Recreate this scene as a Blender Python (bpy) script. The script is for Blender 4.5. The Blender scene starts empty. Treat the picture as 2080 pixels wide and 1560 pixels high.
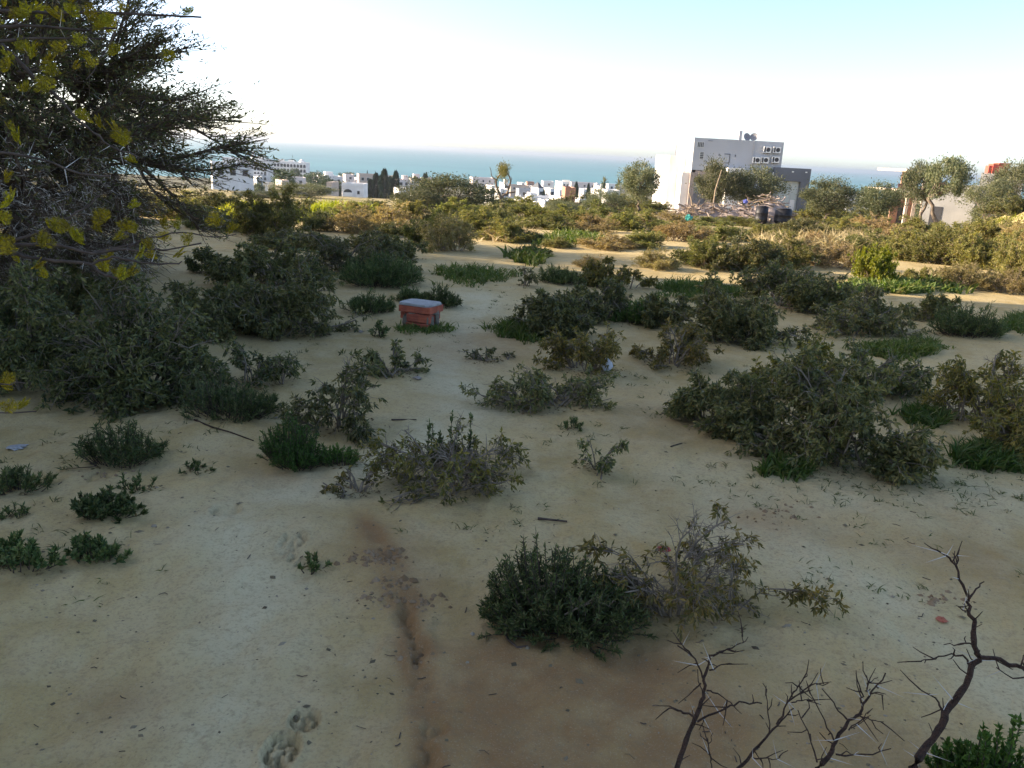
import bpy, math, random
import numpy as np
from mathutils import Vector, Matrix

R_ = math.radians
scene = bpy.context.scene
COL = scene.collection

# ------------------------------------------------------------------ camera
F, W, H = 1680.0, 2080.0, 1560.0
EYE = np.array([0.0, 0.0, 1.5])
PITCH = math.atan((780 - 309.5) / F)
ROLL = R_(3.1)
fwd = np.array([0, math.cos(PITCH), -math.sin(PITCH)])
up0 = np.array([0, math.sin(PITCH), math.cos(PITCH)])
xax = np.array([1.0, 0, 0])
camR = math.cos(ROLL) * xax + math.sin(ROLL) * up0
camU = -math.sin(ROLL) * xax + math.cos(ROLL) * up0
cd = bpy.data.cameras.new('camera')
cam = bpy.data.objects.new('camera', cd)
COL.objects.link(cam)
cd.sensor_width = 36
cd.lens = 36 * F / W
cd.clip_start = 0.05
cd.clip_end = 60000
M = Matrix((camR, camU, -fwd)).transposed().to_4x4()
M.translation = Vector(EYE)
cam.matrix_world = M
scene.camera = cam

# ------------------------------------------------------------------ light
SUN_AZ, SUN_EL = R_(-82), R_(19)          # azimuth from +Y towards +X
world = bpy.data.worlds.new('World')
scene.world = world
world.use_nodes = True
wn = world.node_tree
bg = wn.nodes['Background']
sky = wn.nodes.new('ShaderNodeTexSky')
sky.sky_type = 'NISHITA'
sky.sun_disc = False
sky.sun_elevation = SUN_EL
sky.sun_rotation = SUN_AZ
sky.altitude = 30
sky.air_density = 0.52
sky.dust_density = 1.15
sky.ozone_density = 0.0
wn.links.new(sky.outputs[0], bg.inputs[0])
bg.inputs[1].default_value = 0.15
sd = bpy.data.lights.new('sun', 'SUN')
sd.energy = 5.0
sd.angle = R_(0.55)
sd.color = (1.0, 0.82, 0.60)
sun = bpy.data.objects.new('sun', sd)
COL.objects.link(sun)
to_sun = Vector((math.sin(SUN_AZ) * math.cos(SUN_EL), math.cos(SUN_AZ) * math.cos(SUN_EL), math.sin(SUN_EL)))
sun.rotation_euler = to_sun.to_track_quat('Z', 'Y').to_euler()
sun.location = (0, 0, 40)
scene.view_settings.view_transform = 'Standard'
scene.view_settings.look = 'None'
scene.view_settings.exposure = 1.5
scene.view_settings.gamma = 1.0

# ------------------------------------------------------------------ helpers: pixels to places
def ray(px, py):
    return fwd * F + camR * (px - W / 2) + camU * (H / 2 - py)

def at(px, py, dist):
    """point on the pixel's ray at forward (horizontal) distance dist"""
    d = ray(px, py)
    return EYE + d * (dist / d[1])

PY = np.array([-60, -20, 0, 10, 16, 25, 40, 60, 80, 95, 120, 160, 200, 350, 500, 650, 700, 900, 3000], float)
PZ = np.array([0.6, 0.15, 0, 0, -0.12, -0.5, -1.35, -2.4, -3.4, -4.4, -7.5, -11, -13.2, -18.5, -22.8, -26.6, -28.6, -33, -60], float)

def sstep(a, b, v):
    t = np.clip((v - a) / (b - a), 0, 1)
    return t * t * (3 - 2 * t)

def base_h(x, y):
    x = np.asarray(x, float); y = np.asarray(y, float)
    s = np.clip(660 + 0.9 * (x + 130), 620, 1000)
    ye = np.where(y > 200, 200 + (y - 200) * (500.0 / (s - 200)), y)
    z = np.interp(ye, PY, PZ)
    z = z + 2.1 * sstep(-0.5, 4.5, x - 0.52 * y) * sstep(14, 36, y) * (1 - sstep(62, 130, y))
    r = np.hypot(x, y)
    amp = np.clip(r / 12, 0.25, 1.0)
    z = z + amp * (0.05 * np.sin(x * 0.53 + 1.3 * np.sin(y * 0.37)) * np.sin(y * 0.41 + 0.6 + np.sin(x * 0.3)))
    return z

_TT = 0.3 * 1.02 ** np.arange(0, 430)
def ground(px, py):
    d = ray(px, py); d = d / d[1]
    a, b = 0.3, 1500.0
    T = _TT
    for _ in range(3):
        Pp = EYE[None] + d[None] * T[:, None]
        under = Pp[:, 2] < base_h(Pp[:, 0], Pp[:, 1])
        k = int(np.argmax(under)) if under.any() else len(T) - 1
        k = max(k, 1)
        T = np.linspace(T[k - 1], T[k], 24)
    p = EYE + d * T[12]
    p[2] = float(base_h(p[0], p[1]))
    return p

def onground(x, y):
    return np.array([x, y, float(base_h(x, y))])

# ------------------------------------------------------------------ helpers: meshes
def mesh_np(name, parts, mats, smooth=()):
    """parts: list of (verts Nx3, faces Mx3 or Mx4, material index)"""
    nv = 0; V = []; loops = []; starts = []; totals = []; mi = []; sm = []
    ls = 0
    for k, (v, f, m) in enumerate(parts):
        v = np.asarray(v, np.float32).reshape(-1, 3); f = np.asarray(f, np.int32)
        if len(f) == 0: continue
        V.append(v); n = f.shape[1]
        loops.append((f + nv).ravel())
        starts.append(ls + np.arange(len(f), dtype=np.int32) * n)
        totals.append(np.full(len(f), n, np.int32))
        mi.append(np.full(len(f), m, np.int32))
        sm.append(np.full(len(f), k in smooth, bool))
        nv += len(v); ls += len(f) * n
    me = bpy.data.meshes.new(name)
    V = np.concatenate(V); L = np.concatenate(loops)
    me.vertices.add(len(V)); me.vertices.foreach_set('co', V.ravel())
    me.loops.add(len(L)); me.loops.foreach_set('vertex_index', L)
    S = np.concatenate(starts); me.polygons.add(len(S))
    me.polygons.foreach_set('loop_start', S)
    try: me.polygons.foreach_set('loop_total', np.concatenate(totals))
    except Exception: pass
    me.polygons.foreach_set('material_index', np.concatenate(mi))
    me.polygons.foreach_set('use_smooth', np.concatenate(sm))
    me.update(calc_edges=True)
    for m in mats: me.materials.append(m)
    return me

def nrm(a):
    return a / np.maximum(np.linalg.norm(a, axis=-1, keepdims=True), 1e-9)

def tubes(P, Rad, sides=4):
    P = np.asarray(P, float); Rad = np.asarray(Rad, float)
    if P.ndim == 2: P = P[None]; Rad = Rad[None]
    N, K, _ = P.shape
    T = nrm(np.gradient(P, axis=1))
    ref = np.where(np.abs(T[..., 2:3]) > 0.9, np.array([1.0, 0.1, 0]), np.array([0.05, 0.1, 1.0]))
    n1 = nrm(np.cross(T, ref)); n2 = np.cross(T, n1)
    a = np.arange(sides) * 2 * np.pi / sides
    ring = n1[:, :, None] * np.cos(a)[None, None, :, None] + n2[:, :, None] * np.sin(a)[None, None, :, None]
    V = P[:, :, None] + ring * Rad[:, :, None, None]
    idx = np.arange(N * K * sides).reshape(N, K, sides)
    nx = np.roll(idx, -1, axis=2)
    Q = np.stack([idx[:, :-1], nx[:, :-1], nx[:, 1:], idx[:, 1:]], -1).reshape(-1, 4)
    return V.reshape(-1, 3), Q

def leaves(pos, d, ln, wd, rng, fold=0.25):
    d = nrm(d); n = len(pos)
    side = nrm(np.cross(d, nrm(rng.normal(size=(n, 3)))))
    nor = np.cross(side, d)
    ln = np.broadcast_to(ln, (n,))[:, None]; wd = np.broadcast_to(wd, (n,))[:, None]
    mid = pos + d * ln * 0.45
    L = mid + side * wd * 0.5 + nor * wd * fold
    Rr = mid - side * wd * 0.5 + nor * wd * fold
    tip = pos + d * ln
    V = np.stack([pos, L, tip, Rr], 1).reshape(-1, 3)
    b = np.arange(n)[:, None] * 4
    Fc = np.concatenate([b + np.array([[0, 1, 2]]), b + np.array([[0, 2, 3]])], 0)
    return V, Fc

def blades(pos, d, ln, wd, rng, bend=0.4):
    """grass blades: 2 segments"""
    d = nrm(d); n = len(pos)
    az = nrm(np.concatenate([rng.normal(size=(n, 2)), np.zeros((n, 1))], 1))
    side = nrm(np.cross(d, az))
    ln = np.broadcast_to(ln, (n,))[:, None]; wd = np.broadcast_to(wd, (n,))[:, None]
    h = np.concatenate([d[:, :2], np.zeros((n, 1))], 1)
    mid = pos + d * ln * 0.55
    tip = pos + d * ln + h * ln * bend - np.array([0, 0, 1]) * ln * bend * 0.35
    V = np.stack([pos - side * wd * .5, pos + side * wd * .5, mid + side * wd * .4, mid - side * wd * .4, tip], 1).reshape(-1, 3)
    b = np.arange(n)[:, None] * 5
    Fc = np.concatenate([b + np.array([[0, 1, 2]]), b + np.array([[0, 2, 3]]), b + np.array([[3, 2, 4]])], 0)
    return V, Fc

BOXF = np.array([[0, 3, 2, 1], [4, 5, 6, 7], [0, 1, 5, 4], [1, 2, 6, 5], [2, 3, 7, 6], [3, 0, 4, 7]])
def boxv(x0, x1, y0, y1, z0, z1):
    return np.array([[x0, y0, z0], [x1, y0, z0], [x1, y1, z0], [x0, y1, z0], [x0, y0, z1], [x1, y0, z1], [x1, y1, z1], [x0, y1, z1]], float)

def link(name, me, parent=None, loc=None, kind=None, label=None, cat=None, group=None, scale=None, rot=None):
    o = bpy.data.objects.new(name, me)
    COL.objects.link(o)
    if parent: o.parent = parent
    if loc is not None: o.location = loc
    if scale is not None: o.scale = scale
    if rot is not None: o.rotation_euler = rot
    if kind: o['kind'] = kind
    if label: o['label'] = label
    if cat: o['category'] = cat
    if group: o['group'] = group
    return o

def thing(name, label, cat, loc=(0, 0, 0), group=None, rot=None, scale=None):
    o = link(name, None, None, loc, None, label, cat, group, scale, rot)
    o.empty_display_size = 0.1
    return o

# ------------------------------------------------------------------ materials
def new_mat(name):
    m = bpy.data.materials.new(name); m.use_nodes = True
    return m, m.node_tree, m.node_tree.nodes['Principled BSDF']

def mat_plain(name, col, rough=0.8, var=0.12, scale=3.0, bump=0.0, bscale=40.0, spec=0.3, metal=0.0, stain=None):
    m, nt, b = new_mat(name)
    N = nt.nodes; Lk = nt.links
    tc = N.new('ShaderNodeTexCoord'); nz = N.new('ShaderNodeTexNoise')
    nz.inputs['Scale'].default_value = scale; nz.inputs['Detail'].default_value = 6
    Lk.new(tc.outputs['Object'], nz.inputs['Vector'])
    cr = N.new('ShaderNodeValToRGB')
    c2 = stain or tuple(c * (1 - 2.2 * var) for c in col)
    cr.color_ramp.elements[0].position = 0.3; cr.color_ramp.elements[1].position = 0.68
    cr.color_ramp.elements[0].color = (*c2, 1)
    cr.color_ramp.elements[1].color = (*[min(1, c * (1 + var)) for c in col], 1)
    Lk.new(nz.outputs[0], cr.inputs[0]); Lk.new(cr.outputs[0], b.inputs['Base Color'])
    b.inputs['Roughness'].default_value = rough
    b.inputs['Specular IOR Level'].default_value = spec
    b.inputs['Metallic'].default_value = metal
    if bump:
        n2 = N.new('ShaderNodeTexNoise'); n2.inputs['Scale'].default_value = bscale; n2.inputs['Detail'].default_value = 5
        Lk.new(tc.outputs['Object'], n2.inputs['Vector'])
        bp = N.new('ShaderNodeBump'); bp.inputs['Strength'].default_value = bump; bp.inputs['Distance'].default_value = 0.02
        Lk.new(n2.outputs[0], bp.inputs['Height']); Lk.new(bp.outputs[0], b.inputs['Normal'])
    return m

def mat_leaf(name, cols, trans=0.3, rough=0.55, dry=None, spec=0.3):
    """colour picked per leaf and nudged per plant"""
    m, nt, b = new_mat(name)
    N = nt.nodes; Lk = nt.links
    geo = N.new('ShaderNodeNewGeometry'); oi = N.new('ShaderNodeObjectInfo')
    cr = N.new('ShaderNodeValToRGB')
    el = cr.color_ramp.elements
    while len(el) < len(cols): el.new(0.5)
    for i, c in enumerate(cols):
        el[i].position = i / (len(cols) - 1); el[i].color = (*c, 1)
    Lk.new(geo.outputs['Random Per Island'], cr.inputs[0])
    hsv = N.new('ShaderNodeHueSaturation')
    mr = N.new('ShaderNodeMapRange'); mr.inputs[3].default_value = 0.75; mr.inputs[4].default_value = 1.25
    Lk.new(oi.outputs['Random'], mr.inputs[0]); Lk.new(mr.outputs[0], hsv.inputs['Value'])
    mr2 = N.new('ShaderNodeMapRange'); mr2.inputs[3].default_value = 0.485; mr2.inputs[4].default_value = 0.515
    mu = N.new('ShaderNodeMath'); mu.operation = 'FRACT'
    m7 = N.new('ShaderNodeMath'); m7.operation = 'MULTIPLY'; m7.inputs[1].default_value = 7.31
    Lk.new(oi.outputs['Random'], m7.inputs[0]); Lk.new(m7.outputs[0], mu.inputs[0]); Lk.new(mu.outputs[0], mr2.inputs[0])
    Lk.new(mr2.outputs[0], hsv.inputs['Hue'])
    Lk.new(cr.outputs[0], hsv.inputs['Color'])
    Lk.new(hsv.outputs[0], b.inputs['Base Color'])
    b.inputs['Roughness'].default_value = rough
    b.inputs['Specular IOR Level'].default_value = spec
    tr = N.new('ShaderNodeBsdfTranslucent'); mx = N.new('ShaderNodeMixShader'); mx.inputs[0].default_value = trans
    hs2 = N.new('ShaderNodeHueSaturation'); hs2.inputs['Saturation'].default_value = 1.25; hs2.inputs['Value'].default_value = 1.5
    Lk.new(hsv.outputs[0], hs2.inputs['Color']); Lk.new(hs2.outputs[0], tr.inputs['Color'])
    out = N['Material Output']
    Lk.new(b.outputs[0], mx.inputs[1]); Lk.new(tr.outputs[0], mx.inputs[2]); Lk.new(mx.outputs[0], out.inputs['Surface'])
    return m

MT = {}
MT['leaf_dark'] = mat_leaf('leaf_dark', [(0.052, 0.068, 0.025), (0.098, 0.113, 0.038), (0.16, 0.16, 0.05), (0.25, 0.22, 0.08)], 0.25, 0.45, spec=0.4)
MT['leaf_olive'] = mat_leaf('leaf_olive', [(0.075, 0.078, 0.024), (0.125, 0.118, 0.034), (0.19, 0.16, 0.042), (0.28, 0.21, 0.065)], 0.28)
MT['leaf_tawny'] = mat_leaf('leaf_tawny', [(0.15, 0.125, 0.040), (0.22, 0.18, 0.07), (0.30, 0.235, 0.11), (0.36, 0.28, 0.15)], 0.35)
MT['leaf_mid'] = mat_leaf('leaf_mid', [(0.09, 0.105, 0.032), (0.14, 0.148, 0.045), (0.20, 0.195, 0.06), (0.27, 0.24, 0.09)], 0.36)
MT['needle_green'] = mat_leaf('needle_green', [(0.038, 0.066, 0.022), (0.065, 0.10, 0.032), (0.11, 0.145, 0.046), (0.18, 0.185, 0.075)], 0.22)
MT['needle_bright'] = mat_leaf('needle_bright', [(0.05, 0.095, 0.022), (0.075, 0.13, 0.03), (0.11, 0.16, 0.04)], 0.3)
MT['yellow_green'] = mat_leaf('yellow_green', [(0.14, 0.16, 0.02), (0.2, 0.21, 0.03), (0.28, 0.26, 0.05)], 0.4)
MT['grass'] = mat_leaf('grass_blade', [(0.045, 0.085, 0.02), (0.075, 0.12, 0.026), (0.11, 0.15, 0.035), (0.16, 0.16, 0.06)], 0.3)
MT['weed'] = mat_leaf('weed_leaf', [(0.08, 0.10, 0.04), (0.12, 0.14, 0.055), (0.16, 0.165, 0.07), (0.20, 0.17, 0.09)], 0.3)
MT['dry_grass'] = mat_leaf('dry_grass_blade', [(0.22, 0.17, 0.09), (0.30, 0.24, 0.13), (0.36, 0.29, 0.17)], 0.3)
MT['olive_leaf'] = mat_leaf('olive_tree_leaf', [(0.06, 0.075, 0.035), (0.10, 0.115, 0.055), (0.15, 0.16, 0.085), (0.2, 0.19, 0.11)], 0.25)
MT['town_leaf'] = mat_leaf('town_tree_leaf', [(0.035, 0.06, 0.028), (0.06, 0.085, 0.035), (0.09, 0.11, 0.05)], 0.2)
MT['cypress'] = mat_leaf('cypress_leaf', [(0.018, 0.035, 0.020), (0.03, 0.05, 0.026), (0.045, 0.065, 0.032)], 0.1)
MT['acacia_leaf'] = mat_leaf('acacia_leaf', [(0.08, 0.095, 0.038), (0.125, 0.135, 0.052), (0.18, 0.17, 0.068), (0.24, 0.18, 0.08)], 0.38)
MT['yellow_leaf'] = mat_leaf('yellow_acacia_leaf', [(0.16, 0.14, 0.014), (0.26, 0.22, 0.018), (0.38, 0.32, 0.03)], 0.45)
MT['twig_grey'] = mat_plain('twig_grey', (0.25, 0.205, 0.15), 0.85, 0.2, 30)
MT['twig_brown'] = mat_plain('twig_brown', (0.085, 0.062, 0.048), 0.8, 0.25, 30)
MT['twig_pale'] = mat_plain('twig_pale', (0.30, 0.23, 0.16), 0.85, 0.2, 30)
MT['bark'] = mat_plain('bark', (0.19, 0.15, 0.115), 0.9, 0.25, 14, 0.6, 60)
MT['bark_dead'] = mat_plain('bark_dead', (0.072, 0.040, 0.026), 0.8, 0.3, 90, 0.9, 220, stain=(0.035, 0.022, 0.016))
MT['thorn_twig'] = mat_plain('thorn_twig', (0.13, 0.09, 0.06), 0.85, 0.2, 12)
MT['thorn'] = mat_plain('thorn', (0.55, 0.52, 0.47), 0.55, 0.1, 30)
MT['thorn_grey'] = mat_plain('thorn_grey', (0.50, 0.44, 0.36), 0.6, 0.15, 30)

# ------------------------------------------------------------------ terrain
def trace(pts):
    return [ground(*p) for p in pts]

RUT = trace([(735, 1050), (765, 1105), (790, 1150), (812, 1205), (832, 1270), (846, 1340), (862, 1410), (878, 1480), (872, 1530), (862, 1640)])
RUT = np.array(RUT)[:, :2]
def poly_dist(x, y, P):
    best = np.full(x.shape, 1e9)
    for a, b in zip(P[:-1], P[1:]):
        ab = b - a; L2 = ab @ ab
        t = np.clip(((x - a[0]) * ab[0] + (y - a[1]) * ab[1]) / L2, 0, 1)
        best = np.minimum(best, np.hypot(x - a[0] - t * ab[0], y - a[1] - t * ab[1]))
    return best

_perm = np.random.RandomState(5).rand(256, 256)
def vnoise(x, y):
    xi = np.floor(x).astype(int); yi = np.floor(y).astype(int)
    u = x - xi; v = y - yi
    u = u * u * (3 - 2 * u); v = v * v * (3 - 2 * v)
    a = _perm[xi % 256, yi % 256]; b = _perm[(xi + 1) % 256, yi % 256]
    c = _perm[xi % 256, (yi + 1) % 256]; d = _perm[(xi + 1) % 256, (yi + 1) % 256]
    return (a * (1 - u) + b * u) * (1 - v) + (c * (1 - u) + d * u) * v - 0.5

PRINTS = [(572, 1535, 0.045, 0.068, 0.020), (618, 1468, 0.04, 0.05, 0.013), (460, 1040, 0.055, 0.075, 0.011), (205, 962, 0.06, 0.08, 0.012), (595, 1110, 0.05, 0.08, 0.011), (615, 1138, 0.05, 0.06, 0.011), (1190, 1110, 0.06, 0.09, 0.004)]
PRINT_AT = [ground(p[0], p[1]) for p in PRINTS]
def detail_h(x, y):
    """small relief near the camera: a rut, shoe prints, trampled lumps"""
    z = np.zeros_like(x)
    d = poly_dist(x, y, RUT)
    w = 0.02
    d = np.abs(d + 0.05 * vnoise(x * 14, y * 14) + 0.03 * vnoise(x * 40, y * 40))
    along = np.clip(0.55 + 1.6 * vnoise(x * 3 + 9, y * 3), 0.1, 1)
    z -= 0.032 * along * np.exp(-(d / w) ** 2)
    z += 0.011 * along * np.exp(-((d - 0.05) / 0.03) ** 2)
    for g, (px, py, rx, ry, dep) in zip(PRINT_AT, PRINTS):
        u = (x - g[0]) / rx; v = (y - g[1]) / ry
        m = u * u + v * v
        inside = 1 - sstep(0.75, 1.1, m)
        tread = 0.5 + 0.5 * np.sin(u * 8.5 + 1.2 * np.sin(v * 7)) * np.sin(v * 9.5 + 0.8 * np.cos(u * 6))
        z += inside * (-dep * 0.5 - dep * 1.3 * sstep(0.45, 0.75, tread))
        z += 0.4 * dep * np.exp(-((np.sqrt(m) - 1.18) / 0.14) ** 2)
    r = np.hypot(x, y)
    k = np.clip(1.4 - r / 9, 0, 1)
    z += k * (0.045 * vnoise(x * 1.7, y * 1.7) + 0.026 * vnoise(x * 5 + 3, y * 5) + 0.014 * vnoise(x * 14, y * 14 + 7) + 0.008 * vnoise(x * 37, y * 37))
    return z

def build_terrain():
    rr = np.concatenate([[0.02, 0.4, 0.8, 1.1], 1.3 * 1.0075 ** np.arange(0, 215)])
    r2 = rr[-1] * 1.03 ** np.arange(1, 500)
    r2 = r2[r2 < 2200]
    rr = np.concatenate([rr, r2])
    a1 = np.linspace(R_(-36), R_(36), 280)
    a2 = np.linspace(R_(36), R_(324), 62)[1:-1]
    aa = np.concatenate([a1, a2])
    Rr, A = np.meshgrid(rr, aa, indexing='ij')
    X = Rr * np.sin(A); Y = Rr * np.cos(A)
    Z = base_h(X, Y) + np.where(Rr < 14, detail_h(X, Y), 0)
    nR, nA = X.shape
    idx = np.arange(nR * nA).reshape(nR, nA); nx = np.roll(idx, -1, axis=1)
    Q = np.stack([idx[:-1], idx[1:], nx[1:], nx[:-1]], -1).reshape(-1, 4)
    V = np.stack([X, Y, Z], -1).reshape(-1, 3)
    # soil kinds, painted where the soil itself changes
    x = V[:, 0]; y = V[:, 1]
    pale = np.zeros(len(V)); rust = np.zeros(len(V)); green = np.zeros(len(V)); far = np.zeros(len(V))
    PTH = np.array([ground(*p)[:2] for p in [(470, 1640), (490, 1480), (500, 1300), (520, 1160), (470, 1060), (600, 1000), (760, 960), (900, 880), (960, 830), (900, 740), (960, 660), (970, 600)]])
    pale += np.exp(-(poly_dist(x, y, PTH) / (0.16 + 0.02 * y)) ** 2)
    PT2 = np.array([ground(*p)[:2] for p in [(1500, 1080), (1750, 1200), (1950, 1330), (2100, 1420)]])
    pale += 0.8 * np.exp(-(poly_dist(x, y, PT2) / 0.2) ** 2)
    PT3 = np.array([ground(*p)[:2] for p in [(1500, 1000), (1800, 1020), (2080, 1010)]])
    pale += 0.6 * np.exp(-(poly_dist(x, y, PT3) / 0.4) ** 2)
    rust += 0.9 * np.exp(-(poly_dist(x, y, RUT) / 0.05) ** 2)
    for px, py, s, k in [(1180, 1490, .40, 1.0), (1250, 1560, .3, .8), (1000, 1420, .2, .8), (1150, 1390, .22, .7), (1420, 1420, .2, .55), (1750, 1500, .22, .6), (770, 1120, .2, .6), (820, 1200, .16, .7), (560, 960, .25, .4), (230, 1420, .12, .5),
                         (1340, 850, .5, .35), (900, 720, .6, .35), (1570, 1060, .3, .5), (1950, 1130, .3, .4), (1030, 690, .6, .5), (840, 1330, .12, .5), (1180, 1290, .3, .5)]:
        g = ground(px, py)
        rust += k * np.exp(-((x - g[0]) ** 2 + (y - g[1]) ** 2) / s ** 2)
    far = sstep(60, 130, y)
    green = 0.9 * sstep(20, 34, y)
    me = mesh_np('ground', [(V, Q, 0)], [], smooth=(0,))
    for nm, arr in (('pale', pale), ('rust', rust), ('verdure', green), ('far', far)):
        at_ = me.attributes.new(nm, 'FLOAT', 'POINT')
        at_.data.foreach_set('value', np.clip(arr, 0, 1).astype(np.float32))
    m, nt, b = new_mat('sandy_soil')
    N = nt.nodes; Lk = nt.links
    tc = N.new('ShaderNodeTexCoord')
    def noise(scale, det=8, rough=0.6, w=0):
        n = N.new('ShaderNodeTexNoise'); n.inputs['Scale'].default_value = scale; n.inputs['Detail'].default_value = det
        n.inputs['Roughness'].default_value = rough
        Lk.new(tc.outputs['Object'], n.inputs['Vector']); return n
    def ramp(src, p0, p1, c0, c1):
        r = N.new('ShaderNodeValToRGB'); r.color_ramp.elements[0].position = p0; r.color_ramp.elements[1].position = p1
        r.color_ramp.elements[0].color = (*c0, 1); r.color_ramp.elements[1].color = (*c1, 1); Lk.new(src, r.inputs[0]); return r
    def mix(fac, a, c, mode='MIX'):
        x_ = N.new('ShaderNodeMix'); x_.data_type = 'RGBA'; x_.blend_type = mode
        if hasattr(fac, 'is_linked'): Lk.new(fac, x_.inputs[0])
        else: x_.inputs[0].default_value = fac
        for s, v in ((6, a), (7, c)):
            if isinstance(v, tuple): x_.inputs[s].default_value = (*v, 1)
            else: Lk.new(v, x_.inputs[s])
        return x_.outputs[2]
    def attr(n):
        a = N.new('ShaderNodeAttribute'); a.attribute_name = n; return a.outputs['Fac']
    def mul(a, c):
        q = N.new('ShaderNodeMath'); q.operation = 'MULTIPLY'; Lk.new(a, q.inputs[0])
        if isinstance(c, float): q.inputs[1].default_value = c
        else: Lk.new(c, q.inputs[1])
        return q.outputs[0]
    n1 = noise(1.1); base = ramp(n1.outputs[0], .35, .66, (0.38, 0.28, 0.11), (0.54, 0.42, 0.195))
    n2 = noise(4.5); c = mix(ramp(n2.outputs[0], .42, .62, (0, 0, 0), (.6, .6, .6)).outputs[0], base.outputs[0], (0.53, 0.43, 0.235))
    npale = noise(2.6); fp = mul(attr('pale'), ramp(npale.outputs[0], .3, .55, (.25, .25, .25), (1, 1, 1)).outputs[0])
    c = mix(fp, c, (0.57, 0.50, 0.30))
    nr = noise(5.5); fr = mul(attr('rust'), ramp(nr.outputs[0], .28, .55, (.45, .45, .45), (1, 1, 1)).outputs[0])
    c = mix(fr, c, (0.29, 0.175, 0.075))
    ng = noise(0.9); fg = mul(attr('verdure'), ramp(ng.outputs[0], .42, .56, (0, 0, 0), (1, 1, 1)).outputs[0])
    c = mix(fg, c, (0.13, 0.125, 0.045))
    c = mix(attr('far'), c, (0.11, 0.105, 0.055))
    # grains, crumbs and dark specks
    n3 = noise(85, 4, .7); c = mix(ramp(n3.outputs[0], .5, .68, (0, 0, 0), (.5, .5, .5)).outputs[0], c, (0.24, 0.18, 0.10))
    n4 = noise(24, 8, .75); c = mix(ramp(n4.outputs[0], .52, .70, (0, 0, 0), (.5, .5, .5)).outputs[0], c, (0.23, 0.17, 0.095))
    n6 = noise(210, 2, .5); c = mix(ramp(n6.outputs[0], .58, .7, (0, 0, 0), (.25, .25, .25)).outputs[0], c, (0.52, 0.45, 0.33))
    vo = N.new('ShaderNodeTexVoronoi'); vo.inputs['Scale'].default_value = 26; Lk.new(tc.outputs['Object'], vo.inputs['Vector'])
    c = mix(ramp(vo.outputs['Distance'], .045, .075, (.5, .5, .5), (0, 0, 0)).outputs[0], c, (0.11, 0.085, 0.055))
    Lk.new(c, b.inputs['Base Color'])
    b.inputs['Roughness'].default_value = 0.95; b.inputs['Specular IOR Level'].default_value = 0.15
    bp = N.new('ShaderNodeBump'); bp.inputs['Strength'].default_value = 0.6; bp.inputs['Distance'].default_value = 0.014
    hsum = N.new('ShaderNodeMath'); hsum.operation = 'ADD'
    n5 = noise(38, 8, .7); Lk.new(n5.outputs[0], hsum.inputs[0]); Lk.new(mul(n3.outputs[0], 0.35), hsum.inputs[1])
    Lk.new(hsum.outputs[0], bp.inputs['Height']); Lk.new(bp.outputs[0], b.inputs['Normal'])
    me.materials.append(m)
    link('ground', me, kind='structure', label='bare sandy ground sloping down towards the town and the sea', cat='ground')
build_terrain()

def build_sea():
    xs = np.linspace(-11000, 11000, 45); ys = np.concatenate([np.linspace(420, 2000, 12), np.linspace(2600, 17000, 26)])
    X, Y = np.meshgrid(xs, ys)
    V = np.stack([X, Y, np.full_like(X, -28.0)], -1).reshape(-1, 3)
    n, k = X.shape; idx = np.arange(n * k).reshape(n, k)
    Q = np.stack([idx[:-1, :-1], idx[:-1, 1:], idx[1:, 1:], idx[1:, :-1]], -1).reshape(-1, 4)
    m, nt, b = new_mat('sea_water'); N = nt.nodes; Lk = nt.links
    tc = N.new('ShaderNodeTexCoord')
    mp = N.new('ShaderNodeMapping'); mp.inputs['Scale'].default_value = (0.25, 1, 1); Lk.new(tc.outputs['Object'], mp.inputs[0])
    nz = N.new('ShaderNodeTexNoise'); nz.inputs['Scale'].default_value = 0.006; nz.inputs['Detail'].default_value = 5; Lk.new(mp.outputs[0], nz.inputs[0])
    cr = N.new('ShaderNodeValToRGB'); cr.color_ramp.elements[0].position = .35; cr.color_ramp.elements[1].position = .65
    cr.color_ramp.elements[0].color = (0.07, 0.20, 0.22, 1); cr.color_ramp.elements[1].color = (0.09, 0.235, 0.25, 1)
    Lk.new(nz.outputs[0], cr.inputs[0]); Lk.new(cr.outputs[0], b.inputs['Base Color'])
    n2 = N.new('ShaderNodeTexNoise'); n2.inputs['Scale'].default_value = 0.25; n2.inputs['Detail'].default_value = 4; Lk.new(tc.outputs['Object'], n2.inputs[0])
    bp = N.new('ShaderNodeBump'); bp.inputs['Strength'].default_value = 0.8; bp.inputs['Distance'].default_value = 1.0
    Lk.new(n2.outputs[0], bp.inputs['Height']); Lk.new(bp.outputs[0], b.inputs['Normal'])
    b.inputs['Roughness'].default_value = 0.45; b.inputs['IOR'].default_value = 1.33; b.inputs['Specular IOR Level'].default_value = 0.35
    link('sea', mesh_np('sea', [(V, Q, 0)], [m]), kind='structure', label='calm turquoise sea stretching to the horizon', cat='sea')
build_sea()
# ------------------------------------------------------------------ vegetation generators
def gz(x, y):
    x = np.atleast_1d(np.asarray(x, float)); y = np.atleast_1d(np.asarray(y, float))
    return base_h(x, y) + np.where(np.hypot(x, y) < 14, detail_h(x, y), 0)

def place(px, py):
    g = ground(px, py)
    g[2] = float(gz(g[0], g[1])[0])
    return g

def bez(a, c, e, t):
    t = t[..., None]
    return a * (1 - t) ** 2 + 2 * c * t * (1 - t) + e * t * t

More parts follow.
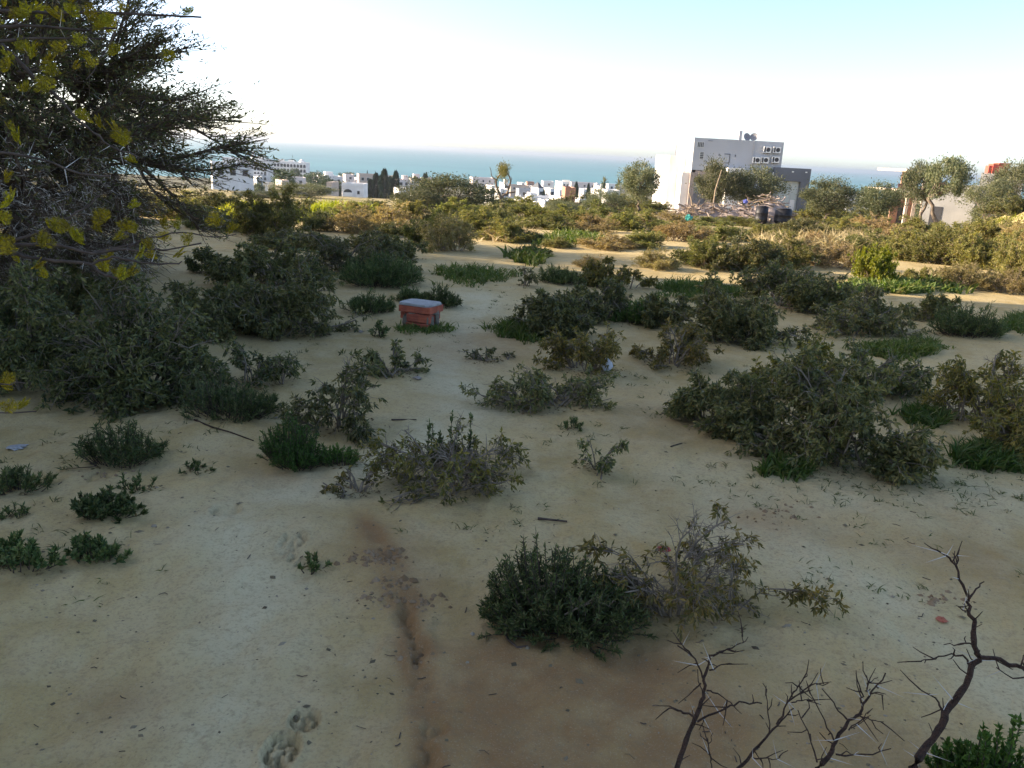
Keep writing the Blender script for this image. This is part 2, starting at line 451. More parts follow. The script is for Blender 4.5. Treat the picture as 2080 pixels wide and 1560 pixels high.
def lobed(rng, n, rx, ry, h, k):
    """tip points of an uneven plant: several overlapping lobes of different height, some tips shooting past the rest"""
    la = rng.uniform(0, 6.28) + np.arange(k) * 6.28 / k + rng.uniform(-.5, .5, k)
    lr = rng.uniform(0.30, 0.58, k); lr[0] = 0.12
    C = np.stack([lr * np.cos(la), lr * np.sin(la)], 1)
    Rl = rng.uniform(0.40, 0.60, k); Rl[0] = 0.62
    Hl = rng.uniform(0.45, 0.85, k); Hl[0] = 1.0
    w = Rl ** 2; li = rng.choice(k, n, p=w / w.sum())
    phi = rng.uniform(0, 6.283, n); u = np.sqrt(rng.uniform(0.02, 1, n)) * (1 + 0.12 * np.sin(5 * phi + li))
    cen = C[li] * np.array([rx, ry])
    over = np.where(rng.rand(n) < 0.12, rng.uniform(1.05, 1.22, n), 1.0)
    z = h * Hl[li] * np.maximum(np.clip(1 - (0.96 * u) ** 2, 0, 1) ** 0.45 * rng.uniform(0.55, 1.05, n) * over, 0.05 + 0.2 * rng.rand(n))
    xy = cen + np.stack([np.cos(phi) * rx, np.sin(phi) * ry], 1) * (Rl[li] * u)[:, None]
    # fill the given footprint and height
    k2 = np.array([rx / max(np.percentile(np.abs(xy[:, 0]), 96), 1e-3), ry / max(np.percentile(np.abs(xy[:, 1]), 96), 1e-3)]) * 0.97
    xy = xy * k2; cen = cen * k2
    z = z * (h / max(np.percentile(z, 98), 1e-3))
    return np.concatenate([xy, z[:, None]], 1), cen

def shrub_stems(rng, rx, ry, h, n, tw, tl, lt, droop, lean=(0, 0), flat=0.0):
    end, cen = lobed(rng, n, rx, ry, h, 4 if rx > 0.3 else 3)
    end[:, :2] += np.array(lean) * end[:, 2:3]
    base = np.stack([rng.normal(0, 0.07 * rx, n), rng.normal(0, 0.07 * ry, n), np.full(n, -0.02)], 1)
    base[:, :2] += (0.75 * cen + 0.2 * (end[:, :2] - cen) * rng.rand(n)[:, None]) * (1 - flat)
    ctl = base + (end - base) * np.array([0.4, 0.4, 0.75]) + rng.normal(0, 0.09 * rx, (n, 3))
    ctl[:, 2] = np.maximum(ctl[:, 2], 0.02)
    t = np.linspace(0, 1, 6)
    S = bez(base[:, None], ctl[:, None], end[:, None], np.broadcast_to(t, (n, 6)))
    S[:, 1:] += rng.normal(0, 0.014 * rx, (n, 5, 3))
    # twigs
    m = n * tw
    pi = rng.randint(0, n, m); tt = rng.uniform(0.3, 1, m)
    st = bez(base[pi], ctl[pi], end[pi], tt)
    tang = nrm(end[pi] - ctl[pi]); out = nrm(st - np.array([0, 0, 0.2 * h]))
    d = nrm(0.55 * tang + 0.5 * out + rng.normal(0, 0.5, (m, 3)) + np.array([0, 0, 0.15]))
    L = lt * rng.uniform(0.5, 1.35, m)
    s = np.linspace(0, 1, 4)
    T = st[:, None] + d[:, None] * (L[:, None] * s)[..., None] - np.array([0, 0, 1.0]) * (0.28 * droop * L[:, None] * s ** 2)[..., None]
    # twiglets
    q = m * tl
    pj = rng.randint(0, m, q); k = rng.uniform(0.25, 1, q)
    i0 = np.minimum((k * 3).astype(int), 2); fr = (k * 3 - i0)[:, None]
    st2 = T[pj, i0] * (1 - fr) + T[pj, i0 + 1] * fr
    d2 = nrm(0.6 * d[pj] + rng.normal(0, 0.6, (q, 3)) + np.array([0, 0, 0.1]))
    L2 = 0.45 * lt * rng.uniform(0.5, 1.3, q)
    s2 = np.linspace(0, 1, 3)
    U = st2[:, None] + d2[:, None] * (L2[:, None] * s2)[..., None] - np.array([0, 0, 1.0]) * (0.45 * droop * L2[:, None] * s2 ** 2)[..., None]
    S[..., 2] = np.maximum(S[..., 2], -0.02); T[..., 2] = np.maximum(T[..., 2], 0.008); U[..., 2] = np.maximum(U[..., 2], 0.008)
    return S, T, U, d2

def shrub_mesh(name, seed, rx, ry, h, n=14, tw=7, tl=4, nl=7, lt=None, leaf=0.03, ratio=0.36, droop=0.8, lmat='leaf_dark', smat='twig_grey',
               srad=0.006, lean=(0, 0), thin=0.0, bare=0.0):
    rng = np.random.RandomState(seed)
    lt = lt or 0.30 * max(rx, h)
    S, T, U, d2 = shrub_stems(rng, rx, ry, h, n, tw, tl, lt, droop, lean)
    r1 = srad * rng.uniform(0.7, 1.3, (len(S), 1)) * np.linspace(1, 0.45, 6)
    r2 = srad * 0.42 * np.ones((len(T), 1)) * np.linspace(1, 0.5, 4)
    r3 = srad * 0.24 * np.ones((len(U), 1)) * np.linspace(1, 0.5, 3)
    parts = [(*tubes(S, r1, 5), 0), (*tubes(T[:, [0, 2, 3]], r2[:, [0, 2, 3]], 3), 0), (*tubes(U[:, [0, 2]], r3[:, [0, 2]], 3), 0)]
    stems = mesh_np(name + '_stems', parts, [MT[smat]], smooth=(0, 1, 2))
    keep = rng.rand(len(U)) > bare
    if bare > 0:     # leaves cling to the outer tips
        rad = np.hypot(U[:, -1, 0] / rx, U[:, -1, 1] / ry); keep = rng.rand(len(U)) > np.clip(bare * (1.55 - rad), 0, 1)
    Uk = U[keep]; dk = d2[keep]
    q = len(Uk) * nl
    pi = np.repeat(np.arange(len(Uk)), nl); k = np.clip(rng.beta(2.2, 1.1, q), 0, 0.999)
    i0 = np.minimum((k * 2).astype(int), 1); fr = (k * 2 - i0)[:, None]
    pos = Uk[pi, i0] * (1 - fr) + Uk[pi, i0 + 1] * fr
    d = nrm(0.5 * dk[pi] + rng.normal(0, 0.5, (q, 3)) + np.array([0, 0, -1.0]) * droop * rng.uniform(0.3, 1.1, (q, 1)))
    ln = leaf * rng.uniform(0.6, 1.25, q)
    ok = pos[:, 2] + d[:, 2] * ln > 0.004
    pos, d, ln = pos[ok], d[ok], ln[ok]
    fol = mesh_np(name + '_foliage', [(*leaves(pos, d, ln, ln * ratio, rng), 0)], [MT[lmat]])
    return stems, fol

def mound_mesh(name, seed, rx, ry, h, n=200, nl=34, leaf=0.014, ratio=0.30, lmat='needle_green', smat='twig_brown', spread=0.8, top=0.25, splay=0.55):
    """upright shoots thick with small leaves"""
    rng = np.random.RandomState(seed)
    end, cen = lobed(rng, n, rx, ry, h, 4) if n > 40 else lobed(rng, n, rx, ry, h, 3)
    base = np.concatenate([cen * (1 - 0.35 * spread) + (end[:, :2] - cen) * (1 - spread * rng.uniform(0.3, 0.95, (n, 1))), np.full((n, 1), -0.01)], 1)
    ctl = base + (end - base) * np.array([0.75, 0.75, 0.45]) + rng.normal(0, 0.04 * rx, (n, 3)); ctl[:, 2] = np.maximum(ctl[:, 2], 0.01)
    t = np.linspace(0, 1, 5)
    S = bez(base[:, None], ctl[:, None], end[:, None], np.broadcast_to(t, (n, 5)))
    stems = mesh_np(name + '_stems', [(*tubes(S, 0.0022 * np.ones((n, 1)) * np.linspace(1, .5, 5) * (1 + rx), 3), 0)], [MT[smat]], smooth=(0,))
    q = n * nl
    pi = np.repeat(np.arange(n), nl); k = np.clip(top + (1 - top) * rng.uniform(0, 1, q) ** 0.7, 0, 1)
    pos = bez(base[pi], ctl[pi], end[pi], k)
    tang = nrm(2 * (1 - k)[:, None] * (ctl - base)[pi] + 2 * k[:, None] * (end - ctl)[pi])
    d = nrm(0.7 * tang + rng.normal(0, splay, (q, 3)) + np.array([0, 0, 0.12]))
    ln = leaf * rng.uniform(0.6, 1.3, q)
    ok = pos[:, 2] + d[:, 2] * ln > 0.003
    fol = mesh_np(name + '_foliage', [(*leaves(pos[ok], d[ok], ln[ok], ln[ok] * ratio, rng), 0)], [MT[lmat]])
    return stems, fol

def put_plant(name, meshes, label, cat, loc, group=None, rotz=0.0, scale=(1, 1, 1), sub=('stems', 'foliage'), fine=False):
    e = thing(name, label, cat, loc, group, (0, 0, rotz), scale)
    link(sub[0], meshes[0], e, kind='stuff' if fine else None)
    link(sub[1], meshes[1], e, kind='stuff')
    return e

def spot(px, pyb, wpx, hpx, ryk=0.8):
    """front foot pixel, width and height in pixels -> centre on the ground, half width, depth half, height (metres)"""
    g = place(px, pyb)
    depth = float(np.dot(g - EYE, fwd))
    rx = 0.5 * wpx * depth / F
    ry = rx * ryk
    v = nrm(np.array([g[0], g[1], 0]))
    c = g + v * ry * 0.85
    c[2] = float(gz(c[0], c[1])[0])
    dc = float(np.dot(c - EYE, fwd))
    # height: the top pixel seen at the centre's depth
    topd = ray(px, pyb - hpx); topd = topd * (np.hypot(c[0], c[1]) / np.hypot(topd[0], topd[1]))
    hh = EYE[2] + topd[2] - c[2]
    return c, rx, ry, max(hh, 0.05)

BASES = []
def drooper(label, px, py, w, h, seed, name='drooping_shrub', cat='shrub', ryk=0.8, group=None, **kw):
    c, rx, ry, hh = spot(px, py, w, h, ryk)
    BASES.append((c, rx, ry, 1))
    ms = shrub_mesh(name, seed, rx * (1.08 if 20 < seed < 29 else .95), ry * .93, hh * (.9 if 20 < seed < 29 else .78), **kw)
    return put_plant(name, ms, label, cat, c, group)

def mound(label, px, py, w, h, seed, name='needle_leaved_shrub', cat='shrub', ryk=0.8, group=None, **kw):
    c, rx, ry, hh = spot(px, py, w, h, ryk)
    BASES.append((c, rx, ry, 0))
    ms = mound_mesh(name, seed, rx, ry, hh * .86, **kw)
    return put_plant(name, ms, label, cat, c, group, fine=True)

# ------------------------------------------------------------------ near and middle shrubs, in shade
mound('dense dark green needle-leaved mound in the right foreground, beside a grey twiggy shrub', 1128, 1322, 330, 215, 1, n=520, nl=46, leaf=0.02, ratio=0.24, spread=1.0, splay=0.7)
drooper('grey twiggy shrub with drooping yellow-olive leaves, right of the dark foreground mound', 1375, 1295, 410, 265, 2, n=32, tw=11, tl=4, nl=7, leaf=0.028, ratio=0.33, droop=0.9, lmat='leaf_olive', srad=0.0045, bare=0.80)
drooper('low twiggy shrub of bare grey branches with five leafy spikes, centre of the bare sand', 920, 1025, 340, 160, 3, n=34, tw=12, tl=4, nl=7, leaf=0.030, ratio=0.33, droop=1.0, lmat='leaf_olive', srad=0.0055, bare=0.80)
drooper('flattened dry grey-stemmed shrub lying left of the twiggy shrub, tips touching the sand', 722, 1008, 120, 62, 4, n=9, tw=6, tl=3, nl=5, leaf=0.028, droop=1.0, lmat='leaf_olive', srad=0.006, bare=0.76)
mound('bright green feathery mound on the sand left of the bare twiggy shrub', 597, 958, 140, 115, 5, n=300, nl=40, leaf=0.017, ratio=0.22, lmat='needle_bright')
mound('small bright green tuft leaning from the right side of the feathery mound', 690, 955, 80, 55, 6, n=70, nl=30, leaf=0.018, lmat='needle_bright')
drooper('small sparse seedling shrub with a crooked stem, alone on sand right of the twiggy shrub', 1205, 965, 95, 82, 7, n=7, tw=6, tl=3, nl=6, leaf=0.028, lmat='leaf_dark', srad=0.0045, bare=0.51)
drooper('round drooping shrub with an ashen twig centre, on open sand in mid picture', 1115, 842, 280, 95, 8, n=24, tw=8, tl=5, nl=9, leaf=0.033, lmat='leaf_dark', srad=0.006, bare=0.51, ryk=0.6)
drooper('grey-twigged shrub with a pale plastic bag caught at its right foot', 1195, 765, 190, 105, 9, n=22, tw=8, tl=5, nl=8, leaf=0.034, lmat='leaf_olive', srad=0.007, bare=0.51)
drooper('half-bare brownish shrub right of the caught plastic bag', 1370, 752, 160, 100, 10, n=22, tw=8, tl=5, nl=8, leaf=0.034, lmat='leaf_olive', srad=0.007, bare=0.46)
drooper('huge spreading dark green shrub in the right middle ground, the largest of all', 1660, 962, 350, 250, 11, n=40, tw=9, tl=6, nl=12, leaf=0.037, lmat='leaf_dark', srad=0.008, bare=0.31)
drooper('dark leafy shrub fused to the left flank of the largest shrub', 1480, 893, 230, 155, 12, n=28, tw=9, tl=6, nl=11, leaf=0.035, lmat='leaf_dark', srad=0.007, bare=0.26)
drooper('shrub with yellowing upright tips rising behind the largest shrub', 1640, 820, 170, 150, 13, n=22, tw=8, tl=5, nl=9, leaf=0.037, lmat='leaf_olive', srad=0.007, bare=0.31, droop=0.3)
drooper('purplish grey twiggy shrub behind the right shoulder of the largest shrub', 1760, 812, 220, 125, 14, n=26, tw=8, tl=5, nl=9, leaf=0.037, lmat='leaf_dark', srad=0.008, bare=0.46)
drooper('reddish twiggy shrub standing against the right edge of the picture', 1985, 870, 180, 175, 15, n=24, tw=9, tl=5, nl=9, leaf=0.034, lmat='leaf_olive', srad=0.007, bare=0.46)
drooper('leafy shrub cut off by the right edge, below the reddish twiggy shrub', 2075, 935, 150, 190, 16, n=24, tw=9, tl=5, nl=9, leaf=0.034, lmat='leaf_olive', srad=0.007, bare=0.36)
drooper('loose tall shrub on forked grey stems behind the bright green feathery mound', 690, 885, 190, 185, 17, n=17, tw=8, tl=4, nl=9, leaf=0.036, lmat='leaf_dark', srad=0.006, bare=0.46)
drooper('airy arching shrub with hanging leaves behind the dark grassy mound', 510, 800, 190, 105, 18, n=18, tw=8, tl=4, nl=8, leaf=0.036, lmat='leaf_dark', srad=0.005, bare=0.46)
drooper('small airy shrub with bare grey legs on the sand in front of the brick block', 800, 775, 135, 90, 19, n=14, tw=7, tl=4, nl=8, leaf=0.036, lmat='leaf_dark', srad=0.006, bare=0.46)
mound('dark grassy mound at the foot of the left thicket', 460, 868, 210, 110, 20, n=260, nl=36, leaf=0.026, ratio=0.16, lmat='needle_green')
# the left thicket under the thorn tree
drooper('tall blackish green shrub at the left edge under the thorn tree', 60, 800, 220, 240, 21, n=34, tw=9, tl=6, nl=11, leaf=0.037, lmat='leaf_dark', srad=0.008, bare=0.21)
drooper('broad dark shrub filling the thicket under the thorn tree, right of the edge shrub', 250, 830, 300, 270, 22, n=44, tw=9, tl=6, nl=12, leaf=0.037, lmat='leaf_dark', srad=0.008, bare=0.26)
drooper('narrow dark shrub at the right end of the thicket under the thorn tree', 395, 700, 90, 125, 23, n=18, tw=8, tl=6, nl=10, leaf=0.037, lmat='leaf_dark', srad=0.007, bare=0.21)
drooper('big round dark shrub left of the brick block', 590, 692, 260, 150, 24, n=44, tw=9, tl=6, nl=12, leaf=0.041, lmat='leaf_dark', srad=0.009, bare=0.21)
drooper('dark shrub behind the big round shrub, left of the brick block', 540, 590, 190, 95, 25, n=30, tw=9, tl=6, nl=11, leaf=0.045, lmat='leaf_dark', srad=0.009, bare=0.21)
drooper('greyish shrub at the shadow edge behind the dark shrubs left of centre', 690, 560, 210, 85, 26, n=30, tw=9, tl=6, nl=10, leaf=0.045, lmat='leaf_dark', srad=0.009, bare=0.31)
drooper('small blackish shrub standing on pale sand right of the thorn tree', 425, 560, 70, 52, 27, n=12, tw=7, tl=5, nl=9, leaf=0.045, lmat='leaf_dark', srad=0.008, bare=0.26)
drooper('small dark shrub on pale sand, touching the dark shrubs right of the thorn tree', 490, 550, 80, 55, 28, n=12, tw=7, tl=5, nl=9, leaf=0.045, lmat='leaf_dark', srad=0.008, bare=0.36)
drooper('dark leafy bush bridging the thicket and the big round dark shrub', 455, 660, 130, 90, 82, n=26, tw=9, tl=6, nl=10, leaf=0.042, lmat='leaf_dark', srad=0.008, bare=0.15)
drooper('low dark bush in the gap under the thorn tree, behind the thicket', 130, 640, 330, 80, 81, n=36, tw=9, tl=6, nl=11, leaf=0.041, lmat='leaf_dark', srad=0.008, bare=0.21)
mound('low deep green tuft just left of the brick block', 750, 642, 100, 52, 29, n=140, nl=30, leaf=0.04, ratio=0.16)
mound('small dark tuft right behind the brick block', 835, 615, 70, 34, 30, n=90, nl=26, leaf=0.04, ratio=0.18)
mound('greyish tuft behind the right side of the brick block', 895, 626, 80, 48, 31, n=100, nl=26, leaf=0.045, ratio=0.18)
mound('wide upright rush-like clump at the shadow edge, up the slope from the brick block', 785, 588, 175, 78, 32, n=330, nl=22, leaf=0.07, ratio=0.12)
drooper('green shrub catching a little sun at the shadow edge above the rush-like clump', 820, 530, 95, 48, 33, n=18, tw=8, tl=5, nl=9, leaf=0.045, lmat='leaf_dark', srad=0.008)
drooper('dark shrub at the left of the central thicket, above a green grass patch', 1110, 690, 150, 118, 34, n=30, tw=9, tl=6, nl=11, leaf=0.041, lmat='leaf_dark', srad=0.009, bare=0.26)
drooper('dark shrub in the middle of the central thicket', 1235, 660, 170, 92, 35, n=28, tw=9, tl=6, nl=10, leaf=0.043, lmat='leaf_dark', srad=0.009, bare=0.31)
drooper('greyish shrub at the right of the central thicket', 1340, 668, 130, 80, 36, n=24, tw=8, tl=6, nl=10, leaf=0.043, lmat='leaf_dark', srad=0.009, bare=0.36)
mound('fan of upright blades inside the central thicket', 1290, 660, 80, 55, 37, name='blade_clump', cat='clump', n=120, nl=14, leaf=0.07, ratio=0.12, lmat='needle_bright')
drooper('large blue-green shrub right of the central thicket', 1480, 702, 210, 140, 38, n=40, tw=9, tl=6, nl=12, leaf=0.043, lmat='leaf_dark', srad=0.009, bare=0.21)
drooper('dark green shrub behind the large blue-green shrub', 1590, 635, 230, 105, 39, n=36, tw=9, tl=6, nl=11, leaf=0.046, lmat='leaf_dark', srad=0.009, bare=0.21)
drooper('grey hazy-twigged shrub with two bare white stalks, right of the blue-green shrub', 1730, 682, 190, 110, 40, n=32, tw=9, tl=6, nl=9, leaf=0.043, lmat='leaf_dark', srad=0.009, bare=0.46)
drooper('grey shrub at the shadow edge above the central thicket', 1240, 588, 115, 62, 41, n=22, tw=8, tl=6, nl=9, leaf=0.048, lmat='leaf_olive', srad=0.009, bare=0.36)
mound('low upright green tuft at the shadow edge above the central thicket', 1130, 578, 110, 38, 42, n=180, nl=22, leaf=0.055, ratio=0.13)
drooper('thin forked seedling at the shadow edge in mid field', 1065, 582, 40, 55, 43, n=6, tw=5, tl=3, nl=6, leaf=0.041, lmat='leaf_dark', srad=0.007, bare=0.46)
mound('blue-green rounded shrub on the sand near the right edge', 1965, 688, 150, 78, 44, n=300, nl=26, leaf=0.045, ratio=0.17)
drooper('dark shrub touching the left of the blue-green rounded shrub near the right edge', 1890, 655, 100, 62, 45, n=20, tw=8, tl=5, nl=10, leaf=0.043, lmat='leaf_dark', srad=0.008, bare=0.31)
drooper('small prostrate seedling lying flat on the sand below the brick block', 985, 738, 100, 40, 46, n=8, tw=5, tl=3, nl=5, leaf=0.037, lmat='leaf_dark', srad=0.006, bare=0.46)
drooper('thin upright weed in front of the brick block', 770, 690, 32, 40, 47, name='weed', cat='weed', n=6, tw=4, tl=3, nl=5, leaf=0.029, lmat='needle_green', smat='twig_brown', srad=0.005, droop=0.1)
# low mounds at the left foreground
mound('rounded dark green tuft on bare sand in the left foreground', 210, 1068, 134, 76, 50, n=74, nl=40, leaf=0.022, ratio=0.42, spread=1.0)
mound('dark green sprawling tuft at the lower left, right half of the pair', 190, 1146, 125, 66, 51, n=34, nl=44, leaf=0.022, ratio=0.45, spread=0.6, ryk=0.5)
mound('dark green sprawling tuft at the left edge, left half of the pair', 40, 1168, 160, 84, 52, n=44, nl=44, leaf=0.022, ratio=0.45, spread=0.6, ryk=0.5)
mound('dark green tuft at the left edge above the sprawling pair', 35, 1010, 124, 70, 53, n=60, nl=34, leaf=0.026, ratio=0.22, spread=1.0)
mound('loose dark tuft in front of the left thicket', 245, 950, 165, 104, 54, n=100, nl=34, leaf=0.03, ratio=0.2, spread=1.0, splay=.8)
mound('small two-armed sprig behind the rounded tuft in the left foreground', 285, 1000, 80, 42, 55, name='sprig', cat='sprig', n=12, nl=30, leaf=0.02, ratio=0.36)
mound('tiny dark sprig alone on the sand left of the feathery mound', 402, 968, 60, 26, 56, name='sprig', cat='sprig', n=9, nl=26, leaf=0.02, ratio=0.36)
mound('tiny green sprig beside the shoe prints in the lower left sand', 636, 1170, 62, 22, 57, name='sprig', cat='sprig', n=10, nl=30, leaf=0.018, ratio=0.36)
mound('grey weedy tuft at the left edge on the sand', 40, 1060, 60, 30, 58, name='weed', cat='weed', n=14, nl=20, leaf=0.02, ratio=0.3)
mound('leafy green shrub in the bottom right corner', 1995, 1640, 190, 200, 59, n=120, nl=60, leaf=0.017, ratio=0.42, lmat='needle_bright')
mound('small upright leafy spike plant below the round drooping shrub', 1165, 882, 38, 36, 60, name='weed', cat='weed', n=9, nl=30, leaf=0.022, ratio=0.33)
# bleached dead sprays draped over the dark foreground mound
def dead_sprays():
    rng = np.random.RandomState(66)
    for lab, px, py, n, L in (('bleached dead spray drooping from the front of the dark foreground mound', 1195, 1238, 9, .15), ('pale dead spray lying on the left of the dark foreground mound', 1100, 1200, 8, .12)):
        g0 = ground(px, py); c = EYE + (g0 - EYE) * (.93 if py < 1300 else .985)
        main = np.array([[-.5, .1, -.1], [-.15, 0, .12], [.2, 0, .16], [.5, -.08, .02]]) * L
        tw = []
        for i in range(n * 2):
            t = rng.uniform(.1, 1) * 2.99; k = int(t); b = main[k] + (main[k + 1] - main[k]) * (t - k)
            a = rng.uniform(0, 6.28); q = np.array([math.cos(a) * .5 + .3, math.sin(a) * .5 - .2, .35]) * L * rng.uniform(.25, .5)
            tw.append([b, b + q * .6 + [0, 0, .01], b + q - [0, 0, .04 * rng.rand()]])
        me = mesh_np('dead_spray', [(*tubes(main, np.linspace(.0035, .0015, 4), 5), 0), (*tubes(np.array(tw), np.full((len(tw), 3), .0011), 3), 0)], [MT['twig_pale']], smooth=(0, 1))
        link('dead_spray', me, loc=c, label=lab, cat='dead twig', rot=(0, 0, rng.uniform(-.6, .6)))
dead_sprays()
# five leafy spikes in the bare twiggy shrub
for i, (px, w, h) in enumerate([(868, 16, 112), (905, 20, 130), (925, 14, 100), (952, 20, 124), (885, 14, 84)]):
    mound(['leftmost', 'tallest', 'middle', 'rightmost', 'shortest'][i] + ' of the leafy upright spikes in the bare twiggy shrub', px, 952, w, h, 70 + i, name='leafy_spike', cat='spike', group='leafy spikes in the twiggy shrub',
          n=4, nl=60, leaf=0.02, ratio=0.4, spread=0.5, top=0.2)

# ------------------------------------------------------------------ weeds on the sand (nobody could count them)
def scatter_weeds():
    rng = np.random.RandomState(90)
    P = []; D = []; Ln = []
    spots = []
    zones = [(1720, 985, 260, 45, 46), (1900, 955, 180, 50, 40), (1850, 1060, 260, 50, 12), (1330, 800, 70, 60, 16), (1180, 890, 110, 20, 14), (980, 600, 120, 50, 30),
             (1080, 620, 100, 40, 26), (600, 720, 200, 30, 20), (850, 680, 100, 20, 26), (1560, 970, 200, 25, 26), (300, 900, 200, 60, 18), (1750, 1180, 300, 60, 16), (480, 860, 120, 25, 18), (1000, 1060, 160, 30, 10),
             (1500, 760, 200, 30, 26), (2000, 1000, 120, 60, 20), (150, 1000, 150, 150, 20)]
    for zx, zy, sx, sy, n in zones:
        for _ in range(n):
            px = rng.normal(zx, sx * .55); py = rng.normal(zy, sy * .55)
            if py < 560 or py > 1540 or px < -40 or px > 2120: continue
            spots.append(ground(px, py))
    for g in spots:
        n = rng.randint(3, 12)
        r = rng.uniform(0.008, 0.03)
        p = np.stack([g[0] + rng.normal(0, r, n), g[1] + rng.normal(0, r, n)], 1)
        P.append(np.column_stack([p, np.zeros(n)]))
        d = rng.normal(0, 0.9, (n, 3)); d[:, 2] = np.abs(d[:, 2]) * 0.5 + rng.uniform(0.3, 0.9)
        D.append(d); Ln.append(rng.uniform(0.012, 0.042, n))
    P = np.concatenate(P); D = np.concatenate(D); Ln = np.concatenate(Ln)
    P[:, 2] = gz(P[:, 0], P[:, 1]) - 0.002
    me = mesh_np('weeds', [(*blades(P, D, Ln, 0.0045, rng), 0)], [MT['weed']])
    link('weeds', me, kind='stuff', label='scattered small weeds and seedlings on the sand', cat='weeds')
scatter_weeds()

def litter():
    rng = np.random.RandomState(91)
    n = 5200
    y = 1.35 * np.exp(rng.uniform(0, 1, n) ** 1.1 * math.log(9)); x = rng.uniform(-0.66, 0.66, n) * y
    dens = vnoise(x * 0.8 + 40, y * 0.8) + 0.6 * vnoise(x * 3, y * 3 + 11)
    ok = rng.rand(n) < np.clip(0.5 + dens, 0.05, 1)
    x, y = x[ok], y[ok]; n = len(x)
    z = gz(x, y)
    s = rng.gamma(2.0, 0.0016, n) + 0.0012
    # pebbles / crumbs: squashed octahedra
    o = np.array([[1, 0, 0], [0, 1, 0], [-1, 0, 0], [0, -1, 0], [0, 0, .6], [0, 0, -.3]], float)
    a = rng.uniform(0, 6.28, n); ca, sa = np.cos(a), np.sin(a)
    st = rng.uniform(0.6, 1.8, n)
    ox = o[None, :, 0] * (s * st)[:, None]; oy = o[None, :, 1] * s[:, None]
    V = np.stack([x[:, None] + ox * ca[:, None] - oy * sa[:, None], y[:, None] + ox * sa[:, None] + oy * ca[:, None], z[:, None] + o[None, :, 2] * s[:, None]], -1).reshape(-1, 3)
    f = np.array([[0, 1, 4], [1, 2, 4], [2, 3, 4], [3, 0, 4], [1, 0, 5], [2, 1, 5], [3, 2, 5], [0, 3, 5]])
    Fc = (np.arange(n)[:, None, None] * 6 + f[None]).reshape(-1, 3)
    m = mat_leaf('soil_crumb', [(0.10, 0.075, 0.045), (0.19, 0.15, 0.09), (0.28, 0.22, 0.14), (0.40, 0.34, 0.25)], 0.0, 0.9)
    link('pebbles', mesh_np('pebbles', [(V, Fc, 0)], [m]), kind='stuff', label='loose pebbles and soil crumbs strewn over the sand', cat='pebbles')
    # bits of twig
    n = 230
    y = 1.4 * np.exp(rng.uniform(0, 1, n) * math.log(6)); x = rng.uniform(-0.66, 0.66, n) * y
    a = rng.uniform(0, 6.28, n); L = rng.uniform(0.006, 0.034, n)
    t = np.linspace(-.5, .5, 3)
    X = x[:, None] + np.cos(a)[:, None] * L[:, None] * t; Y = y[:, None] + np.sin(a)[:, None] * L[:, None] * t
    Y[:, 1] += rng.normal(0, 0.004, n)
    Z = gz(X.ravel(), Y.ravel()).reshape(X.shape) + 0.002
    P = np.stack([X, Y, Z], -1)
    link('twig_litter', mesh_np('twig_litter', [(*tubes(P, rng.uniform(0.0006, 0.0018, (n, 1)) * np.ones((1, 3)), 3), 0)], [MT['twig_brown']]), kind='stuff', label='bits of dead twig littering the sand', cat='twigs')
litter()

def leaf_litter():
    rng = np.random.RandomState(92); X = []; Y = []
    for c, rx, ry, k in BASES:
        n = int(np.clip(520 * rx, 20, 420)) if k else int(np.clip(260 * rx, 8, 120))
        a = rng.uniform(0, 6.283, n); r = np.sqrt(rng.rand(n)) * rng.uniform(.6, 1.12, n)
        X.append(c[0] + rx * r * np.cos(a)); Y.append(c[1] + ry * r * np.sin(a))
    X = np.concatenate(X); Y = np.concatenate(Y); n = len(X)
    P = np.stack([X, Y, gz(X, Y) + .007], 1); D = rng.normal(0, 1, (n, 3)); D[:, 2] *= .12
    m = mat_leaf('dead_leaf', [(0.10, 0.07, 0.035), (0.17, 0.12, 0.06), (0.25, 0.18, 0.09), (0.14, 0.12, 0.05)], .1, .9)
    link('leaf_litter', mesh_np('leaf_litter', [(*leaves(P, D, rng.uniform(.012, .032, n), rng.uniform(.005, .011, n), rng), 0)], [m]), kind='stuff', label='dry fallen leaves gathered under the shrubs', cat='leaf litter')
leaf_litter()

# ------------------------------------------------------------------ green grass patches
def grass_patch(label, px, py, w, hpx, seed, n, ln, mat='grass', name='grass_patch', bw=0.008, group=None):
    """soft sward lying in an ellipse on the ground, given by its centre pixel and pixel extents"""
    rng = np.random.RandomState(seed)
    a = place(px - w / 2, py); b = place(px + w / 2, py); f = place(px, py + hpx / 2); k = place(px, py - hpx / 2)
    c = place(px, py)
    u = (b - a) / 2; v = (k - f) / 2
    ph = rng.uniform(0, 2 * np.pi, n); r = np.sqrt(rng.rand(n)) * (1 + 0.25 * np.sin(3 * ph + seed) + 0.15 * np.sin(7 * ph))
    X = c[0] + u[0] * r * np.cos(ph) + v[0] * r * np.sin(ph); Y = c[1] + u[1] * r * np.cos(ph) + v[1] * r * np.sin(ph)
    s = 3.0 / max(abs(u[0]), 0.1)
    ok = rng.rand(n) < np.clip(1.25 - r + 1.2 * vnoise(X * s, Y * s), 0.0, 1)
    X, Y = X[ok], Y[ok]; n = len(X)
    P = np.stack([X - c[0], Y - c[1], gz(X, Y) - c[2] - 0.003], 1)
    D = rng.normal(0, 0.45, (n, 3)); D[:, 2] = 1
    L = ln * rng.uniform(0.4, 1.2, n) * np.clip(1.2 + 1.5 * vnoise(X * s * 1.7, Y * s * 1.7), 0.4, 1.6)
    me = mesh_np(name, [(*blades(P, D, L, bw * rng.uniform(.6, 1.3, n), rng), 0)], [MT[mat]])
    return link(name, me, loc=c, kind='stuff', label=label, cat='grass', group=group)

